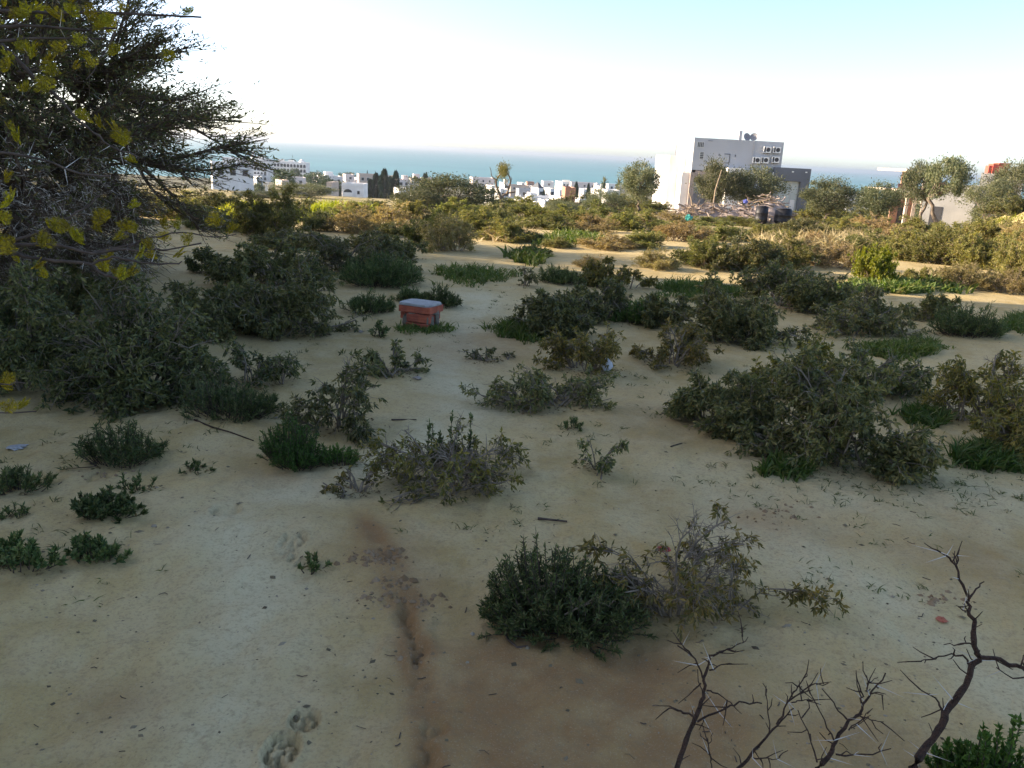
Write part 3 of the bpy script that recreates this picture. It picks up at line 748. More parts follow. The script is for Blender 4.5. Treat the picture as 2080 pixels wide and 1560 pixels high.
GP = [('green grass at the front foot of the central thicket', 1065, 675, 130, 40, 5000, .09), ('bright green grass strip on sand left of the right edge shrub', 1830, 712, 190, 34, 8000, .08),
      ('green grass strip at the shadow edge left of centre', 960, 560, 170, 40, 6000, .08), ('green grass between the thickets at the shadow edge', 1420, 590, 200, 40, 8000, .09),
      ('green grass under the large blue-green shrub', 1330, 640, 150, 30, 5000, .09), ('grass spilling below the right edge shrubs', 2020, 930, 150, 60, 7000, .09),
      ('grass at the foot of the largest shrub', 1600, 960, 120, 35, 3000, .07), ('grass between the largest shrub and the right edge shrubs', 1880, 850, 110, 40, 3500, .08),
      ('sunlit yellow-green grass right of the thorn tree', 500, 432, 110, 26, 7000, .22), ('sunlit yellow-green grass strip behind the left sunlit shrubs', 680, 432, 150, 16, 8000, .3),
      ('sunlit low grass on the sandy strip in mid field', 1160, 486, 130, 22, 6000, .14), ('lit grass under the bright yellow-green shrub', 1830, 583, 260, 30, 9000, .12),
      ('grass at the right edge beyond the blue-green rounded shrub', 2075, 660, 80, 40, 3000, .1), ('lit grass tuft at the shadow edge left of the central thicket', 1075, 525, 80, 26, 2500, .14),
      ('grass patch right of the yellow-tipped shrub', 1900, 640, 60, 20, 1500, .08), ('sparse green cover round the brick block', 860, 668, 130, 22, 2500, .05)]
for i, g in enumerate(GP):
    lit = i in (8, 9, 10, 11, 13)
    grass_patch(g[0], g[1], g[2], g[3], g[4], 200 + i, int(g[5] * .62), g[6], 'yellow_green' if i in (8, 9) else 'grass', bw=0.03 if lit else 0.011)
# tall dry grass on the right bank and dry tufts in the field
DG = [('tall dry pale grass standing on the right bank', 2010, 425, 150, 24, 5000, 0.9), ('dry pale grass fringe below the grey concrete house', 1900, 430, 120, 14, 3000, 0.7), ('tawny dry grass in the middle of the lit field', 1035, 484, 110, 22, 2200, .17),
      ('tawny dry grass in the lit field right of centre', 1700, 505, 260, 30, 6000, .35), ('green-yellow grass covering the right bank slope', 2030, 452, 170, 30, 8000, .3)]
for i, g in enumerate(DG):
    grass_patch(g[0], g[1], g[2], g[3], g[4], 240 + i, g[5], g[6], 'yellow_green' if i == 4 else 'dry_grass', name='grass_patch' if i == 4 else 'dry_grass', bw=0.03)

# ------------------------------------------------------------------ the sunlit scrub, copied from a few kinds
KINDS = {}
for i in range(4):
    KINDS['tawny', i] = shrub_mesh('tawny_shrub', 300 + i, 1, 0.9, 1.0, n=40, tw=8, tl=5, nl=7, leaf=0.10, ratio=0.28, droop=0.1 if i % 2 else 0.4, lmat='leaf_tawny', smat='twig_pale', srad=0.014, bare=0.2)
    KINDS['olive', i] = shrub_mesh('olive_shrub', 310 + i, 1, 0.9, 1.0, n=44, tw=8, tl=6, nl=8, leaf=0.10, ratio=0.30, droop=0.3, lmat='leaf_mid', smat='twig_pale', srad=0.013, bare=0.1)
KINDS['dark', 0] = shrub_mesh('green_shrub', 320, 1, 0.9, 1.0, n=44, tw=8, tl=6, nl=9, leaf=0.10, ratio=0.32, droop=0.4, lmat='leaf_dark', smat='twig_grey', srad=0.012)
KINDS['dark', 1] = shrub_mesh('green_shrub', 321, 1, 0.9, 1.0, n=40, tw=8, tl=6, nl=9, leaf=0.10, ratio=0.32, droop=0.2, lmat='leaf_dark', smat='twig_grey', srad=0.012)
KINDS['yellow', 0] = shrub_mesh('yellow_shrub', 322, 1, 0.9, 1.0, n=34, tw=7, tl=5, nl=9, leaf=0.12, ratio=0.45, droop=0.0, lmat='yellow_green', smat='twig_pale', srad=0.012)

COLM = [(80, 'behind the left of the thorn tree'), (200, 'behind the middle of the thorn tree'), (320, 'behind the thorn tree'), (400, 'behind the right of the thorn tree'), (520, 'right of the thorn tree'), (640, 'left of the cypress clump'), (760, 'below the cypress clump'), (900, 'below the big round bush'), (1020, 'below the half-dead tree'), (1150, 'below the white town houses'),
        (1290, 'below the lone olive tree'), (1390, "below the villa's white side wall"), (1490, 'below the brush pile'), (1600, "below the villa's dark wing"), (1720, 'below the gap of open sea'), (1850, 'below the unfinished house'), (1960, 'below the red rooftop hut'), (2060, 'at the right edge')]
SC = [
 # px, foot py, width, height, kind
 (555, 482, 130, 92, 'olive'), (640, 470, 60, 40, 'dark'), (700, 474, 120, 55, 'tawny'), (785, 468, 110, 50, 'tawny'), (905, 512, 120, 85, 'tawny'), (870, 500, 100, 66, 'olive'), (975, 472, 110, 48, 'olive'), (1035, 492, 110, 44, 'olive'), (1080, 492, 40, 24, 'dark'),
 (795, 482, 60, 28, 'dark'), (730, 448, 110, 34, 'olive'), (830, 446, 90, 36, 'olive'), (600, 446, 90, 42, 'dark'), (930, 450, 100, 40, 'olive'), (1000, 446, 90, 34, 'dark'), (1080, 448, 100, 32, 'olive'), (1160, 452, 110, 32, 'olive'), (1230, 450, 110, 34, 'olive'),
 (1120, 468, 110, 32, 'olive'), (1205, 472, 110, 34, 'tawny'), (1290, 470, 110, 40, 'olive'), (1350, 458, 100, 26, 'tawny'), (1430, 458, 110, 18, 'olive'), (1510, 460, 100, 18, 'olive'), (1590, 458, 110, 20, 'tawny'), (1660, 458, 110, 34, 'olive'),
 (1240, 510, 110, 38, 'tawny'), (1310, 505, 100, 36, 'olive'), (1385, 492, 110, 40, 'tawny'), (1460, 490, 110, 34, 'olive'), (1545, 488, 110, 30, 'olive'), (1625, 482, 110, 36, 'dark'), (1705, 484, 120, 38, 'olive'), (1780, 478, 110, 36, 'tawny'), (1860, 482, 120, 40, 'olive'),
 (1420, 545, 120, 64, 'olive'), (1510, 555, 150, 82, 'dark'), (1590, 545, 130, 64, 'olive'), (1340, 548, 90, 46, 'tawny'), (1680, 545, 130, 56, 'tawny'), (1650, 512, 110, 44, 'tawny'), (1750, 520, 120, 50, 'olive'), (1840, 530, 140, 66, 'olive'), (1925, 540, 140, 74, 'olive'), (2010, 550, 140, 80, 'olive'), (2080, 570, 110, 100, 'olive'),
 (1930, 500, 120, 50, 'olive'), (2010, 498, 110, 50, 'olive'), (2075, 500, 100, 60, 'tawny'), (1740, 458, 110, 34, 'olive'), (1820, 456, 100, 34, 'dark'), (1900, 462, 100, 34, 'dark'),
 (1960, 590, 120, 60, 'tawny'), (2050, 600, 100, 56, 'tawny'), (1870, 575, 70, 34, 'olive'), (1200, 545, 70, 26, 'tawny'), (1080, 520, 60, 24, 'olive'), (1130, 505, 60, 22, 'olive'), (470, 470, 90, 38, 'dark'), (420, 466, 80, 40, 'dark'), (560, 506, 100, 36, 'dark'), (640, 510, 90, 40, 'dark'), (745, 512, 100, 42, 'olive'),
 (1870, 440, 120, 34, 'dark'), (1760, 440, 130, 34, 'dark'), (1680, 440, 110, 34, 'olive'), (1700, 425, 80, 40, 'tawny'), (1640, 432, 70, 34, 'olive'),
 (2060, 440, 90, 44, 'dark'), (680, 455, 90, 28, 'olive'), (1145, 436, 70, 40, 'dark'), (1280, 432, 90, 34, 'olive'), (1050, 430, 100, 30, 'olive'), (860, 424, 80, 40, 'olive'), (750, 430, 90, 24, 'dark'), (1330, 436, 80, 24, 'olive'), (80, 565, 190, 100, 'dark'), (235, 556, 150, 90, 'dark'), (300, 440, 130, 60, 'dark'), (190, 446, 130, 70, 'dark'), (70, 446, 130, 70, 'olive'), (370, 448, 100, 50, 'olive'), (430, 428, 90, 40, 'dark')]
used_lab = {}
rngS = random.Random(4)
for i, (px, py, w, h, k) in enumerate(SC):
    c, rx, ry, hh = spot(px, py, w, h, 0.9)
    col = min(COLM, key=lambda q: abs(q[0] - px))[1]
    word = {'tawny': 'tawny dry-leaved shrub', 'olive': 'olive-green sunlit shrub', 'dark': 'dark green bush'}[k]
    row = 'on the far brow' if py < 445 else 'in the far scrub' if py < 470 else 'in the mid lit scrub' if py < 500 else 'in the near lit scrub' if py < 540 else 'at the shadow edge'
    lab = f'{word} {row}, {col}'
    used_lab.setdefault(lab, []).append(i)
    v = i % (2 if k == 'dark' else 4)
    e = put_plant({'tawny': 'tawny_shrub', 'olive': 'olive_green_shrub', 'dark': 'dark_bush'}[k], KINDS[k, v], lab, 'shrub', c, 'shrubs of the sunlit scrub', rngS.uniform(0, 6.28), (rx * (1.1 if py < 500 else 1.0), rx * (1.1 if py < 500 else 1.0), hh * (.92 if py < 500 else .84)))
    used_lab[lab][-1] = e
for lab, es in used_lab.items():
    if len(es) > 1:
        es.sort(key=lambda e: e.location.x / max(e.location.y, 1))
        for j, e in enumerate(es):
            e['label'] = lab + (', left one' if j == 0 else ', right one' if j == len(es) - 1 else ', one between')
c, rx, ry, hh = spot(1768, 580, 90, 72, 0.9)
put_plant('yellow_green_shrub', KINDS['yellow', 0], 'bright yellow-green leafy shrub glowing in the sun at the shadow edge', 'shrub', c, None, 1.0, (rx, rx, hh))
# ------------------------------------------------------------------ trees
def tree_mesh(name, seed, lmat, nclump=60, per=110, crown=(0.42, 0.42, 0.34), cz=0.66, leaf=0.035, ratio=0.36, trunk_top=0.36, forks=5, trad=0.035, spread=0.085, kink=0.05, bark='bark', low=0.0, fall=0.3):
    """unit-height tree: trunk with limbs, crown of leaf clumps"""
    rng = np.random.RandomState(seed)
    ph = rng.uniform(0, 6.28, nclump); ct = rng.uniform(-1, 1, nclump); r = rng.uniform(0.45, 1.0, nclump) ** 0.6
    st = np.sqrt(1 - ct ** 2)
    lump = 1 + 0.2 * np.sin(2 * ph + seed) + 0.14 * np.sin(5 * ph + 2 * seed + 3 * ct)
    C = np.stack([crown[0] * r * st * np.cos(ph) * lump, crown[1] * r * st * np.sin(ph) * lump, cz + crown[2] * r * ct * (1 + 0.2 * np.sin(3 * ph))], 1)
    C[:, 2] = np.maximum(C[:, 2], 0.05 + low)
    k = per
    size = spread * rng.uniform(0.6, 1.35, nclump)
    pos = np.repeat(C, k, 0) + rng.normal(0, 1, (nclump * k, 3)) * np.repeat(size, k)[:, None] * np.array([1, 1, 0.75])
    out = nrm(pos - np.array([0, 0, cz - 0.15]))
    d = nrm(out * 0.6 + rng.normal(0, 0.6, pos.shape) + np.array([0, 0, fall]))
    ln = leaf * rng.uniform(0.6, 1.3, len(pos))
    ok = pos[:, 2] > 0.02
    fol = mesh_np(name + '_crown', [(*leaves(pos[ok], d[ok], ln[ok], ln[ok] * ratio, rng), 0)], [MT[lmat]])
    K = 6; t = np.linspace(0, 1, K)
    P = np.zeros((1, K, 3)); P[0, :, 2] = t * trunk_top - 0.02; P[0, 1:, :2] = np.cumsum(rng.normal(0, kink, (K - 1, 2)), 0)
    top = P[0, -1]
    parts = [(*tubes(P, trad * np.linspace(1.25, 0.75, K)[None], 7), 0)]
    ends = C[rng.permutation(nclump)[:forks * 4]]
    main = ends[:forks]
    ctl = top + (main - top) * np.array([0.35, 0.35, 0.6]) + rng.normal(0, kink, (forks, 3))
    B = bez(np.repeat(top[None, None], forks, 0), ctl[:, None], main[:, None], np.broadcast_to(np.linspace(0, 1, 6), (forks, 6)))
    parts.append((*tubes(B, trad * 0.6 * np.ones((forks, 1)) * np.linspace(1, .25, 6), 5), 0))
    rest = ends[forks:]; pi = rng.randint(0, forks, len(rest)); s0 = B[pi, 2]
    c2 = (s0 + rest) / 2 + rng.normal(0, kink, s0.shape)
    B2 = bez(s0[:, None], c2[:, None], rest[:, None], np.broadcast_to(np.linspace(0, 1, 4), (len(rest), 4)))
    parts.append((*tubes(B2, trad * 0.28 * np.ones((len(rest), 1)) * np.linspace(1, .3, 4), 4), 0))
    return mesh_np(name + '_trunk', parts, [MT[bark]], smooth=(0, 1, 2)), fol

def put_tree(name, meshes, label, px, pytop, wpx, dist, cw=0.84, group=None, rotz=0.0, cat='tree', basez=None):
    """a tree at a stated distance; its height from the pixel of its top, its width from its pixel width"""
    p = at(px, pytop, dist)
    z = float(gz(p[0], p[1])[0])
    h = p[2] - z
    w = wpx * dist / F / cw
    return put_plant(name, meshes, label, cat, (p[0], p[1], z), group, rotz, (w, w, h), sub=('trunk', 'crown'))

OL = [tree_mesh('olive_tree', 400 + i, 'olive_leaf', 95, 130, kink=0.045, leaf=0.042, spread=0.062) for i in range(4)]
OLT = [tree_mesh('olive_tree', 404 + i, 'olive_leaf', 70, 120, kink=0.05, leaf=0.042, spread=0.055, crown=(0.42, 0.42, 0.25), cz=0.74, trunk_top=0.48) for i in range(2)]
BUSH = [tree_mesh('bush_tree', 410 + i, 'olive_leaf', 110, 110, spread=0.07, crown=(0.5, 0.5, 0.46), cz=0.5, trunk_top=0.15, trad=0.02, leaf=0.045) for i in range(2)]
TOWN = [tree_mesh('town_tree', 420 + i, 'town_leaf', 50, 80, crown=(0.46, 0.46, 0.42), cz=0.56, trunk_top=0.2, trad=0.025, leaf=0.07, ratio=0.5) for i in range(2)]
def cypress_mesh(seed):
    rng = np.random.RandomState(seed)
    n = 3800
    z = rng.uniform(0.04, 1, n) ** 0.9
    prof = np.sin(np.clip(z, 0, 1) ** 0.75 * np.pi) ** 0.6 * 0.5 + 0.03
    a = rng.uniform(0, 6.28, n); r = prof * rng.uniform(0.55, 1.05, n) * (1 + 0.2 * np.sin(3 * a + 9 * z + seed) + 0.12 * np.sin(14 * z + 2 * a))
    pos = np.stack([r * np.cos(a), r * np.sin(a), z], 1)
    d = np.stack([np.cos(a) * 0.5, np.sin(a) * 0.5, np.full(n, 0.35)], 1) + rng.normal(0, 0.2, (n, 3)); d[:, 2] = np.abs(d[:, 2]) * 0.4
    ln = 0.12 * rng.uniform(0.6, 1.3, n)
    d = nrm(d); tipz = pos[:, 2] + d[:, 2] * ln
    fol = mesh_np('cypress_crown', [(*leaves(pos, d, ln, ln * 0.45, rng), 0)], [MT['cypress']])
    P = np.array([[0, 0, -0.02], [0, 0, 0.3], [0, 0, 0.7], [0, 0, 0.97]]); 
    return mesh_np('cypress_trunk', [(*tubes(P, np.array([.06, .05, .035, .01]), 6), 0)], [MT['bark']], smooth=(0,)), fol
CY = [cypress_mesh(430), cypress_mesh(431), cypress_mesh(432)]
def palm_mesh(seed):
    rng = np.random.RandomState(seed); n = 34
    a = rng.uniform(0, 6.28, n); e = rng.uniform(-0.5, 1.3, n); L = 0.42 * rng.uniform(0.8, 1.1, n)
    t = np.linspace(0, 1, 5)
    d = np.stack([np.cos(a) * np.cos(e), np.sin(a) * np.cos(e), np.sin(e)], 1)
    P = np.array([0, 0, 0.78]) + d[:, None] * (L[:, None] * t)[..., None] - np.array([0, 0, 1]) * (0.3 * L[:, None] * t ** 2)[..., None]
    side = nrm(np.cross(d, np.array([0, 0, 1.0])))
    w = 0.06 * np.sin(np.pi * np.clip(t * 0.85 + 0.12, 0, 1))
    A = P + side[:, None] * w[None, :, None] - np.array([0, 0, .02]); B = P - side[:, None] * w[None, :, None] - np.array([0, 0, .02])
    V = np.stack([A, P, B], 2)
    idx = np.arange(n * 5 * 3).reshape(n, 5, 3)
    Q = np.stack([idx[:, :-1, :-1], idx[:, :-1, 1:], idx[:, 1:, 1:], idx[:, 1:, :-1]], -1).reshape(-1, 4)
    fol = mesh_np('palm_crown', [(V.reshape(-1, 3), Q, 0)], [MT['olive_leaf']])
    Pt = np.array([[0, 0, -0.02], [.01, 0, .4], [0, 0.01, .78]])
    return mesh_np('palm_trunk', [(*tubes(Pt, np.array([.05, .04, .045]), 7), 0)], [MT['bark']], smooth=(0,)), fol
PALM = palm_mesh(440)

put_tree('olive_tree', OL[0], 'lone round olive tree standing left of the villa\'s white side wall', 1303, 332, 72, 55)
put_tree('olive_tree', OL[1], 'slender olive tree in front of the villa, left of the pair', 1462, 330, 76, 62, rotz=1)
put_tree('olive_tree', OL[2], 'bushier olive tree in front of the villa, right of the pair', 1532, 340, 96, 62, rotz=2)
put_tree('olive_tree', OL[3], 'low olive tree right of the villa, against the sea', 1690, 370, 96, 55)
put_tree('olive_tree', OL[0], 'squat olive tree left of the unfinished house', 1793, 374, 86, 60, rotz=3)
put_tree('olive_tree', OLT[0], 'olive tree with a pale leaning trunk in front of the unfinished house', 1880, 335, 78, 56, rotz=4)
put_tree('olive_tree', OLT[1], 'tallest olive tree on the right, with a crooked forked trunk', 1932, 321, 88, 54, rotz=5)
put_tree('evergreen_bush', BUSH[0], 'grey-green bushy tree below the red rooftop hut', 2020, 366, 74, 50, cat='bush')
put_tree('evergreen_bush', BUSH[1], 'tall bushy tree cut by the right edge of the picture', 2072, 326, 84, 52, rotz=2, cat='bush')
put_tree('evergreen_bush', BUSH[1], 'big round olive-green bush on the brow left of the half-dead tree', 915, 356, 150, 36, cat='bush')
put_tree('evergreen_bush', BUSH[0], 'smaller olive-green bush leaning on the left of the big round bush', 850, 385, 90, 34, rotz=1, cat='bush')
put_tree('evergreen_bush', BUSH[0], 'bushy wild olive among the white houses left of the lone olive tree', 1232, 388, 80, 58, rotz=2, cat='bush')
put_tree('evergreen_bush', BUSH[1], 'small dark bush in front of the white town houses', 1145, 408, 62, 42, rotz=5, cat='bush')
put_tree('evergreen_bush', BUSH[0], 'spreading green tree on the brow left of the white arched-window house', 618, 373, 100, 62, rotz=3, cat='bush')
put_tree('evergreen_bush', BUSH[1], 'low golden-green bush right of the thorn tree on the brow', 525, 388, 90, 50, rotz=2.4, cat='bush')
# town trees
put_tree('town_tree', TOWN[0], 'dark round tree in front of the hotel, left of two', 577, 345, 42, 240, group='trees among the houses')
put_tree('town_tree', TOWN[1], 'dark round tree right of the hotel', 641, 349, 44, 320, rotz=1, group='trees among the houses')
put_tree('town_tree', TOWN[0], 'small spiky tree in front of the hotel, right of two', 598, 342, 22, 420, rotz=2, group='trees among the houses')
put_tree('town_tree', TOWN[1], 'grey-green tree left of the white arched-window house', 673, 362, 56, 240, rotz=2, group='trees among the houses')
put_tree('town_tree', TOWN[0], 'dark tree on the roofline behind the white arched-window house', 705, 350, 34, 480, rotz=3, group='trees among the houses')
put_tree('town_tree', TOWN[1], 'small pale tree right of the cypress clump', 830, 366, 18, 330, rotz=4, group='trees among the houses')
put_tree('town_tree', TOWN[0], 'low dark garden bush below the left white house', 523, 372, 34, 190, rotz=1.4, group='trees among the houses')
for i, (px, py, w, d, lab) in enumerate([(741, 375, 18, 225, 'leftmost and shortest cypress of the clump'), (752, 365, 16, 228, 'second cypress of the clump from the left, brownish'), (764, 353, 15, 226, 'third cypress of the clump from the left, narrow'),
        (781, 346, 19, 224, 'tallest cypress, in the middle of the clump'), (773, 358, 14, 232, 'cypress squeezed behind the tallest one of the clump'), (793, 360, 15, 228, 'cypress just right of the tallest one in the clump'), (804, 349, 16, 226, 'pointed cypress at the right end of the clump'),
        (862, 354, 8, 300, 'slim dark cypress alone right of the clump, left of two'), (866, 352, 7, 305, 'slim dark cypress alone right of the clump, right of two'), (1171, 372, 10, 240, 'dark cypress among the white houses, left of two'), (1196, 374, 8, 260, 'dark cypress among the white houses, right of two'),
        (1105, 386, 6, 260, 'small dark cypress in front of the pyramid-roofed house'), (746, 348, 3, 430, 'tiny far cypress on the skyline behind the clump'), (888, 357, 6, 300, 'thin cypress behind the big round bush')]):
    put_tree('cypress', CY[i % 3], lab, px, py, w, d, cw=1.0, group='cypresses in the town', rotz=i * 1.3)
put_tree('palm_tree', PALM, 'palm tree on the skyline above the white houses, left of two', 1228, 360, 20, 300, group='palms in the town')
put_tree('palm_tree', PALM, 'palm tree beside the lone olive tree, right of two', 1258, 361, 18, 290, rotz=1, group='palms in the town')

# half-dead tree: traced limbs, a tuft of crown at the upper right
def half_dead():
    D = 40.0; k = 10.4
    def q(x, y, dd=0): return at(960 + x / k, 330 + y / k, D + dd)
    foot = q(610, 800); foot[2] = float(gz(foot[0], foot[1])[0])
    e = thing('half_dead_tree', 'half-dead tree with bare crooked branches and one leafy tuft on the brow', 'tree', foot)
    def limb(pts, r0, r1):
        P = np.array([p - foot for p in pts]); return tubes(P, np.linspace(r0, r1, len(P)), 6)
    T = [limb([foot, q(600, 790), q(560, 640), q(500, 500), q(495, 370), q(440, 330)], .09, .045), limb([q(600, 740), q(660, 690, .2), q(720, 650, .2), q(910, 620, .3)], .07, .035),
         limb([q(720, 650, .2), q(770, 540), q(805, 400), q(780, 300), q(720, 200)], .06, .03), limb([q(495, 400), q(540, 300), q(600, 230), q(640, 150)], .05, .02), limb([q(440, 330), q(400, 280), q(385, 160), q(360, 90)], .03, .012),
         limb([q(640, 150), q(620, 60), q(605, 0)], .02, .006), limb([q(640, 150), q(640, 40), q(655, -10)], .02, .006), limb([q(520, 450), q(470, 440), q(465, 380)], .04, .02), limb([q(770, 540), q(700, 480), q(640, 420)], .03, .012), limb([q(805, 400), q(830, 350), q(815, 300)], .02, .008)]
    link('trunk', mesh_np('half_dead_trunk', [(*t, 0) for t in T], [MT['bark']], smooth=tuple(range(len(T)))), e)
    rng = np.random.RandomState(77)
    cl = np.array([q(rng.normal(660, 55), rng.normal(200, 75), rng.normal(0, .35)) - foot for _ in range(26)])
    pos = np.repeat(cl, 60, 0) + rng.normal(0, .09, (26 * 60, 3))
    link('crown', mesh_np('half_dead_crown', [(*leaves(pos, rng.normal(0, 1, pos.shape) + np.array([0, 0, .8]), .09, .03, rng), 0)], [MT['leaf_mid']]), e, kind='stuff')
half_dead()

# ------------------------------------------------------------------ the thorn tree at the left
def thorn_cones(pos, d, ln, r):
    d = nrm(d); n = len(pos)
    ref = np.where(np.abs(d[:, 2:3]) > .9, np.array([[1., 0, 0]]), np.array([[0, 0, 1.]]))
    a = nrm(np.cross(d, ref)); b = np.cross(d, a)
    ln = np.broadcast_to(ln, (n,))[:, None]
    ring = [pos + (a * math.cos(q) + b * math.sin(q)) * r for q in (0, 2.094, 4.189)]
    V = np.stack(ring + [pos + d * ln], 1).reshape(-1, 3)
    i = np.arange(n)[:, None] * 4
    return V, np.concatenate([i + np.array([[0, 1, 3]]), i + np.array([[1, 2, 3]]), i + np.array([[2, 0, 3]])], 0)

def acacia():
    rng = np.random.RandomState(600)
    C = np.array([-5.05, 6.7, 1.50]); Rd = np.array([2.75, 2.4, 1.62])
    foot = onground(-5.2, 7.2); foot[2] = float(gz(foot[0], foot[1])[0])
    e = thing('thorn_tree', 'large spreading thorn tree with pale spines at the left edge', 'tree', foot)
    top = foot + np.array([0.1, -0.1, 0.7])
    P = np.array([foot - np.array([0, 0, .05]), foot + [0.08, 0, .3], top])
    trunk = [(*tubes(P - foot, np.array([.16, .13, .11]), 9), 0)]
    n1 = 26
    ph = rng.uniform(0, 6.28, n1); ct = rng.uniform(-.75, .95, n1); s = np.sqrt(1 - ct ** 2)
    E1 = C + Rd * np.stack([s * np.cos(ph), s * np.sin(ph), ct], 1) * .72
    c1 = top + (E1 - top) * np.array([.3, .3, .6]) + rng.normal(0, .15, (n1, 3))
    B1 = bez(np.repeat(top[None, None], n1, 0), c1[:, None], E1[:, None], np.broadcast_to(np.linspace(0, 1, 7), (n1, 7)))
    limbs = [(*tubes(B1 - foot, .034 * np.ones((n1, 1)) * np.linspace(1, .3, 7), 6), 0)]
    # boughs reach the crown's skin
    n2 = 620
    ph = rng.uniform(0, 6.28, n2); ct = rng.uniform(-.98, .98, n2); s = np.sqrt(1 - ct ** 2)
    lump = 1 + .10 * np.sin(4 * ph) + .08 * np.sin(7 * ct + 3 * ph)
    E2 = C + Rd * np.stack([s * np.cos(ph), s * np.sin(ph), ct], 1) * (rng.uniform(.5, .95, n2) * lump)[:, None]
    E2[:, 2] = np.maximum(E2[:, 2], .15)
    flat = B1[:, 2:].reshape(-1, 3)
    near = np.array([flat[np.argmin(((flat - p) ** 2).sum(1))] for p in E2])
    c2 = (near + E2) / 2 + rng.normal(0, .1, (n2, 3)) - np.array([0, 0, .08])
    B2 = bez(near[:, None], c2[:, None], E2[:, None], np.broadcast_to(np.linspace(0, 1, 5), (n2, 5)))
    limbs.append((*tubes(B2 - foot, .016 * np.ones((n2, 1)) * np.linspace(1, .35, 5), 4), 0))
    # twigs
    n3 = 19500
    wgt = 1 + 1.0 * (E2[:, 2] < 1.5); pi = rng.choice(n2, n3, p=wgt / wgt.sum()); k = rng.uniform(.2, 1, n3)
    i0 = np.minimum((k * 4).astype(int), 3); fr = (k * 4 - i0)[:, None]
    S3 = B2[pi, i0] * (1 - fr) + B2[pi, i0 + 1] * fr
    out = nrm((S3 - C) / Rd); flat_out = out * np.array([1, 1, .35])
    d3 = nrm(.5 * out + .55 * flat_out + .35 * nrm(E2[pi] - near[pi]) + rng.normal(0, .35, (n3, 3)))
    L3 = rng.uniform(.18, .52, n3)
    t = np.linspace(0, 1, 4)
    B3 = S3[:, None] + d3[:, None] * (L3[:, None] * t)[..., None] + np.array([0, 0, 1]) * (.12 * L3[:, None] * np.sin(t * 2.2))[..., None] + rng.normal(0, .008, (n3, 4, 3))
    link('trunk', mesh_np('thorn_tree_trunk', trunk, [MT['bark']], smooth=(0,)), e)
    link('branches', mesh_np('thorn_tree_branches', limbs, [MT['thorn_twig']], smooth=(0, 1)), e)
    link('twigs', mesh_np('thorn_tree_twigs', [(*tubes(B3[:, [0, 3]] - foot, .0040 * np.ones((n3, 1)) * np.array([[1, .4]]), 3), 0)], [MT['thorn_twig']], smooth=(0,)), e, kind='stuff')
    mid = B3[:, 2]
    low = sstep(1.75, .95, mid[:, 2]) * sstep(-2.2, -3.2, mid[:, 0])      # the low inner side is mostly spines
    # leaves
    nl = 11
    keep = rng.rand(n3) > low * .85
    Bk = B3[keep]; q = len(Bk) * nl
    pj = np.repeat(np.arange(len(Bk)), nl); k = rng.uniform(.15, 1, q); i0 = np.minimum((k * 3).astype(int), 2); fr = (k * 3 - i0)[:, None]
    pos = Bk[pj, i0] * (1 - fr) + Bk[pj, i0 + 1] * fr
    d = .5 * np.repeat(d3[keep], nl, 0) + rng.normal(0, .6, (q, 3))
    ln = .042 * rng.uniform(.6, 1.4, q)
    link('crown', mesh_np('thorn_tree_crown', [(*leaves(pos - foot, d, ln, ln * .3, rng), 0)], [MT['acacia_leaf']]), e, kind='stuff')
    # spines in pairs
    cnt = np.where(rng.rand(n3) < .22 + .78 * low, 2 + (low * 2.4).astype(int), 0)
    pj = np.repeat(np.arange(n3), cnt); q = len(pj)
    k = rng.uniform(0, 1, q); i0 = np.minimum((k * 3).astype(int), 2); fr = (k * 3 - i0)[:, None]
    pos = B3[pj, i0] * (1 - fr) + B3[pj, i0 + 1] * fr
    d = .15 * d3[pj] + rng.normal(0, .8, (q, 3)); ln = rng.uniform(.04, .095, q)
    link('spines', mesh_np('thorn_tree_spines', [(*thorn_cones(pos - foot, d, ln, .0024), 0)], [MT['thorn_grey']]), e, kind='stuff')
acacia()

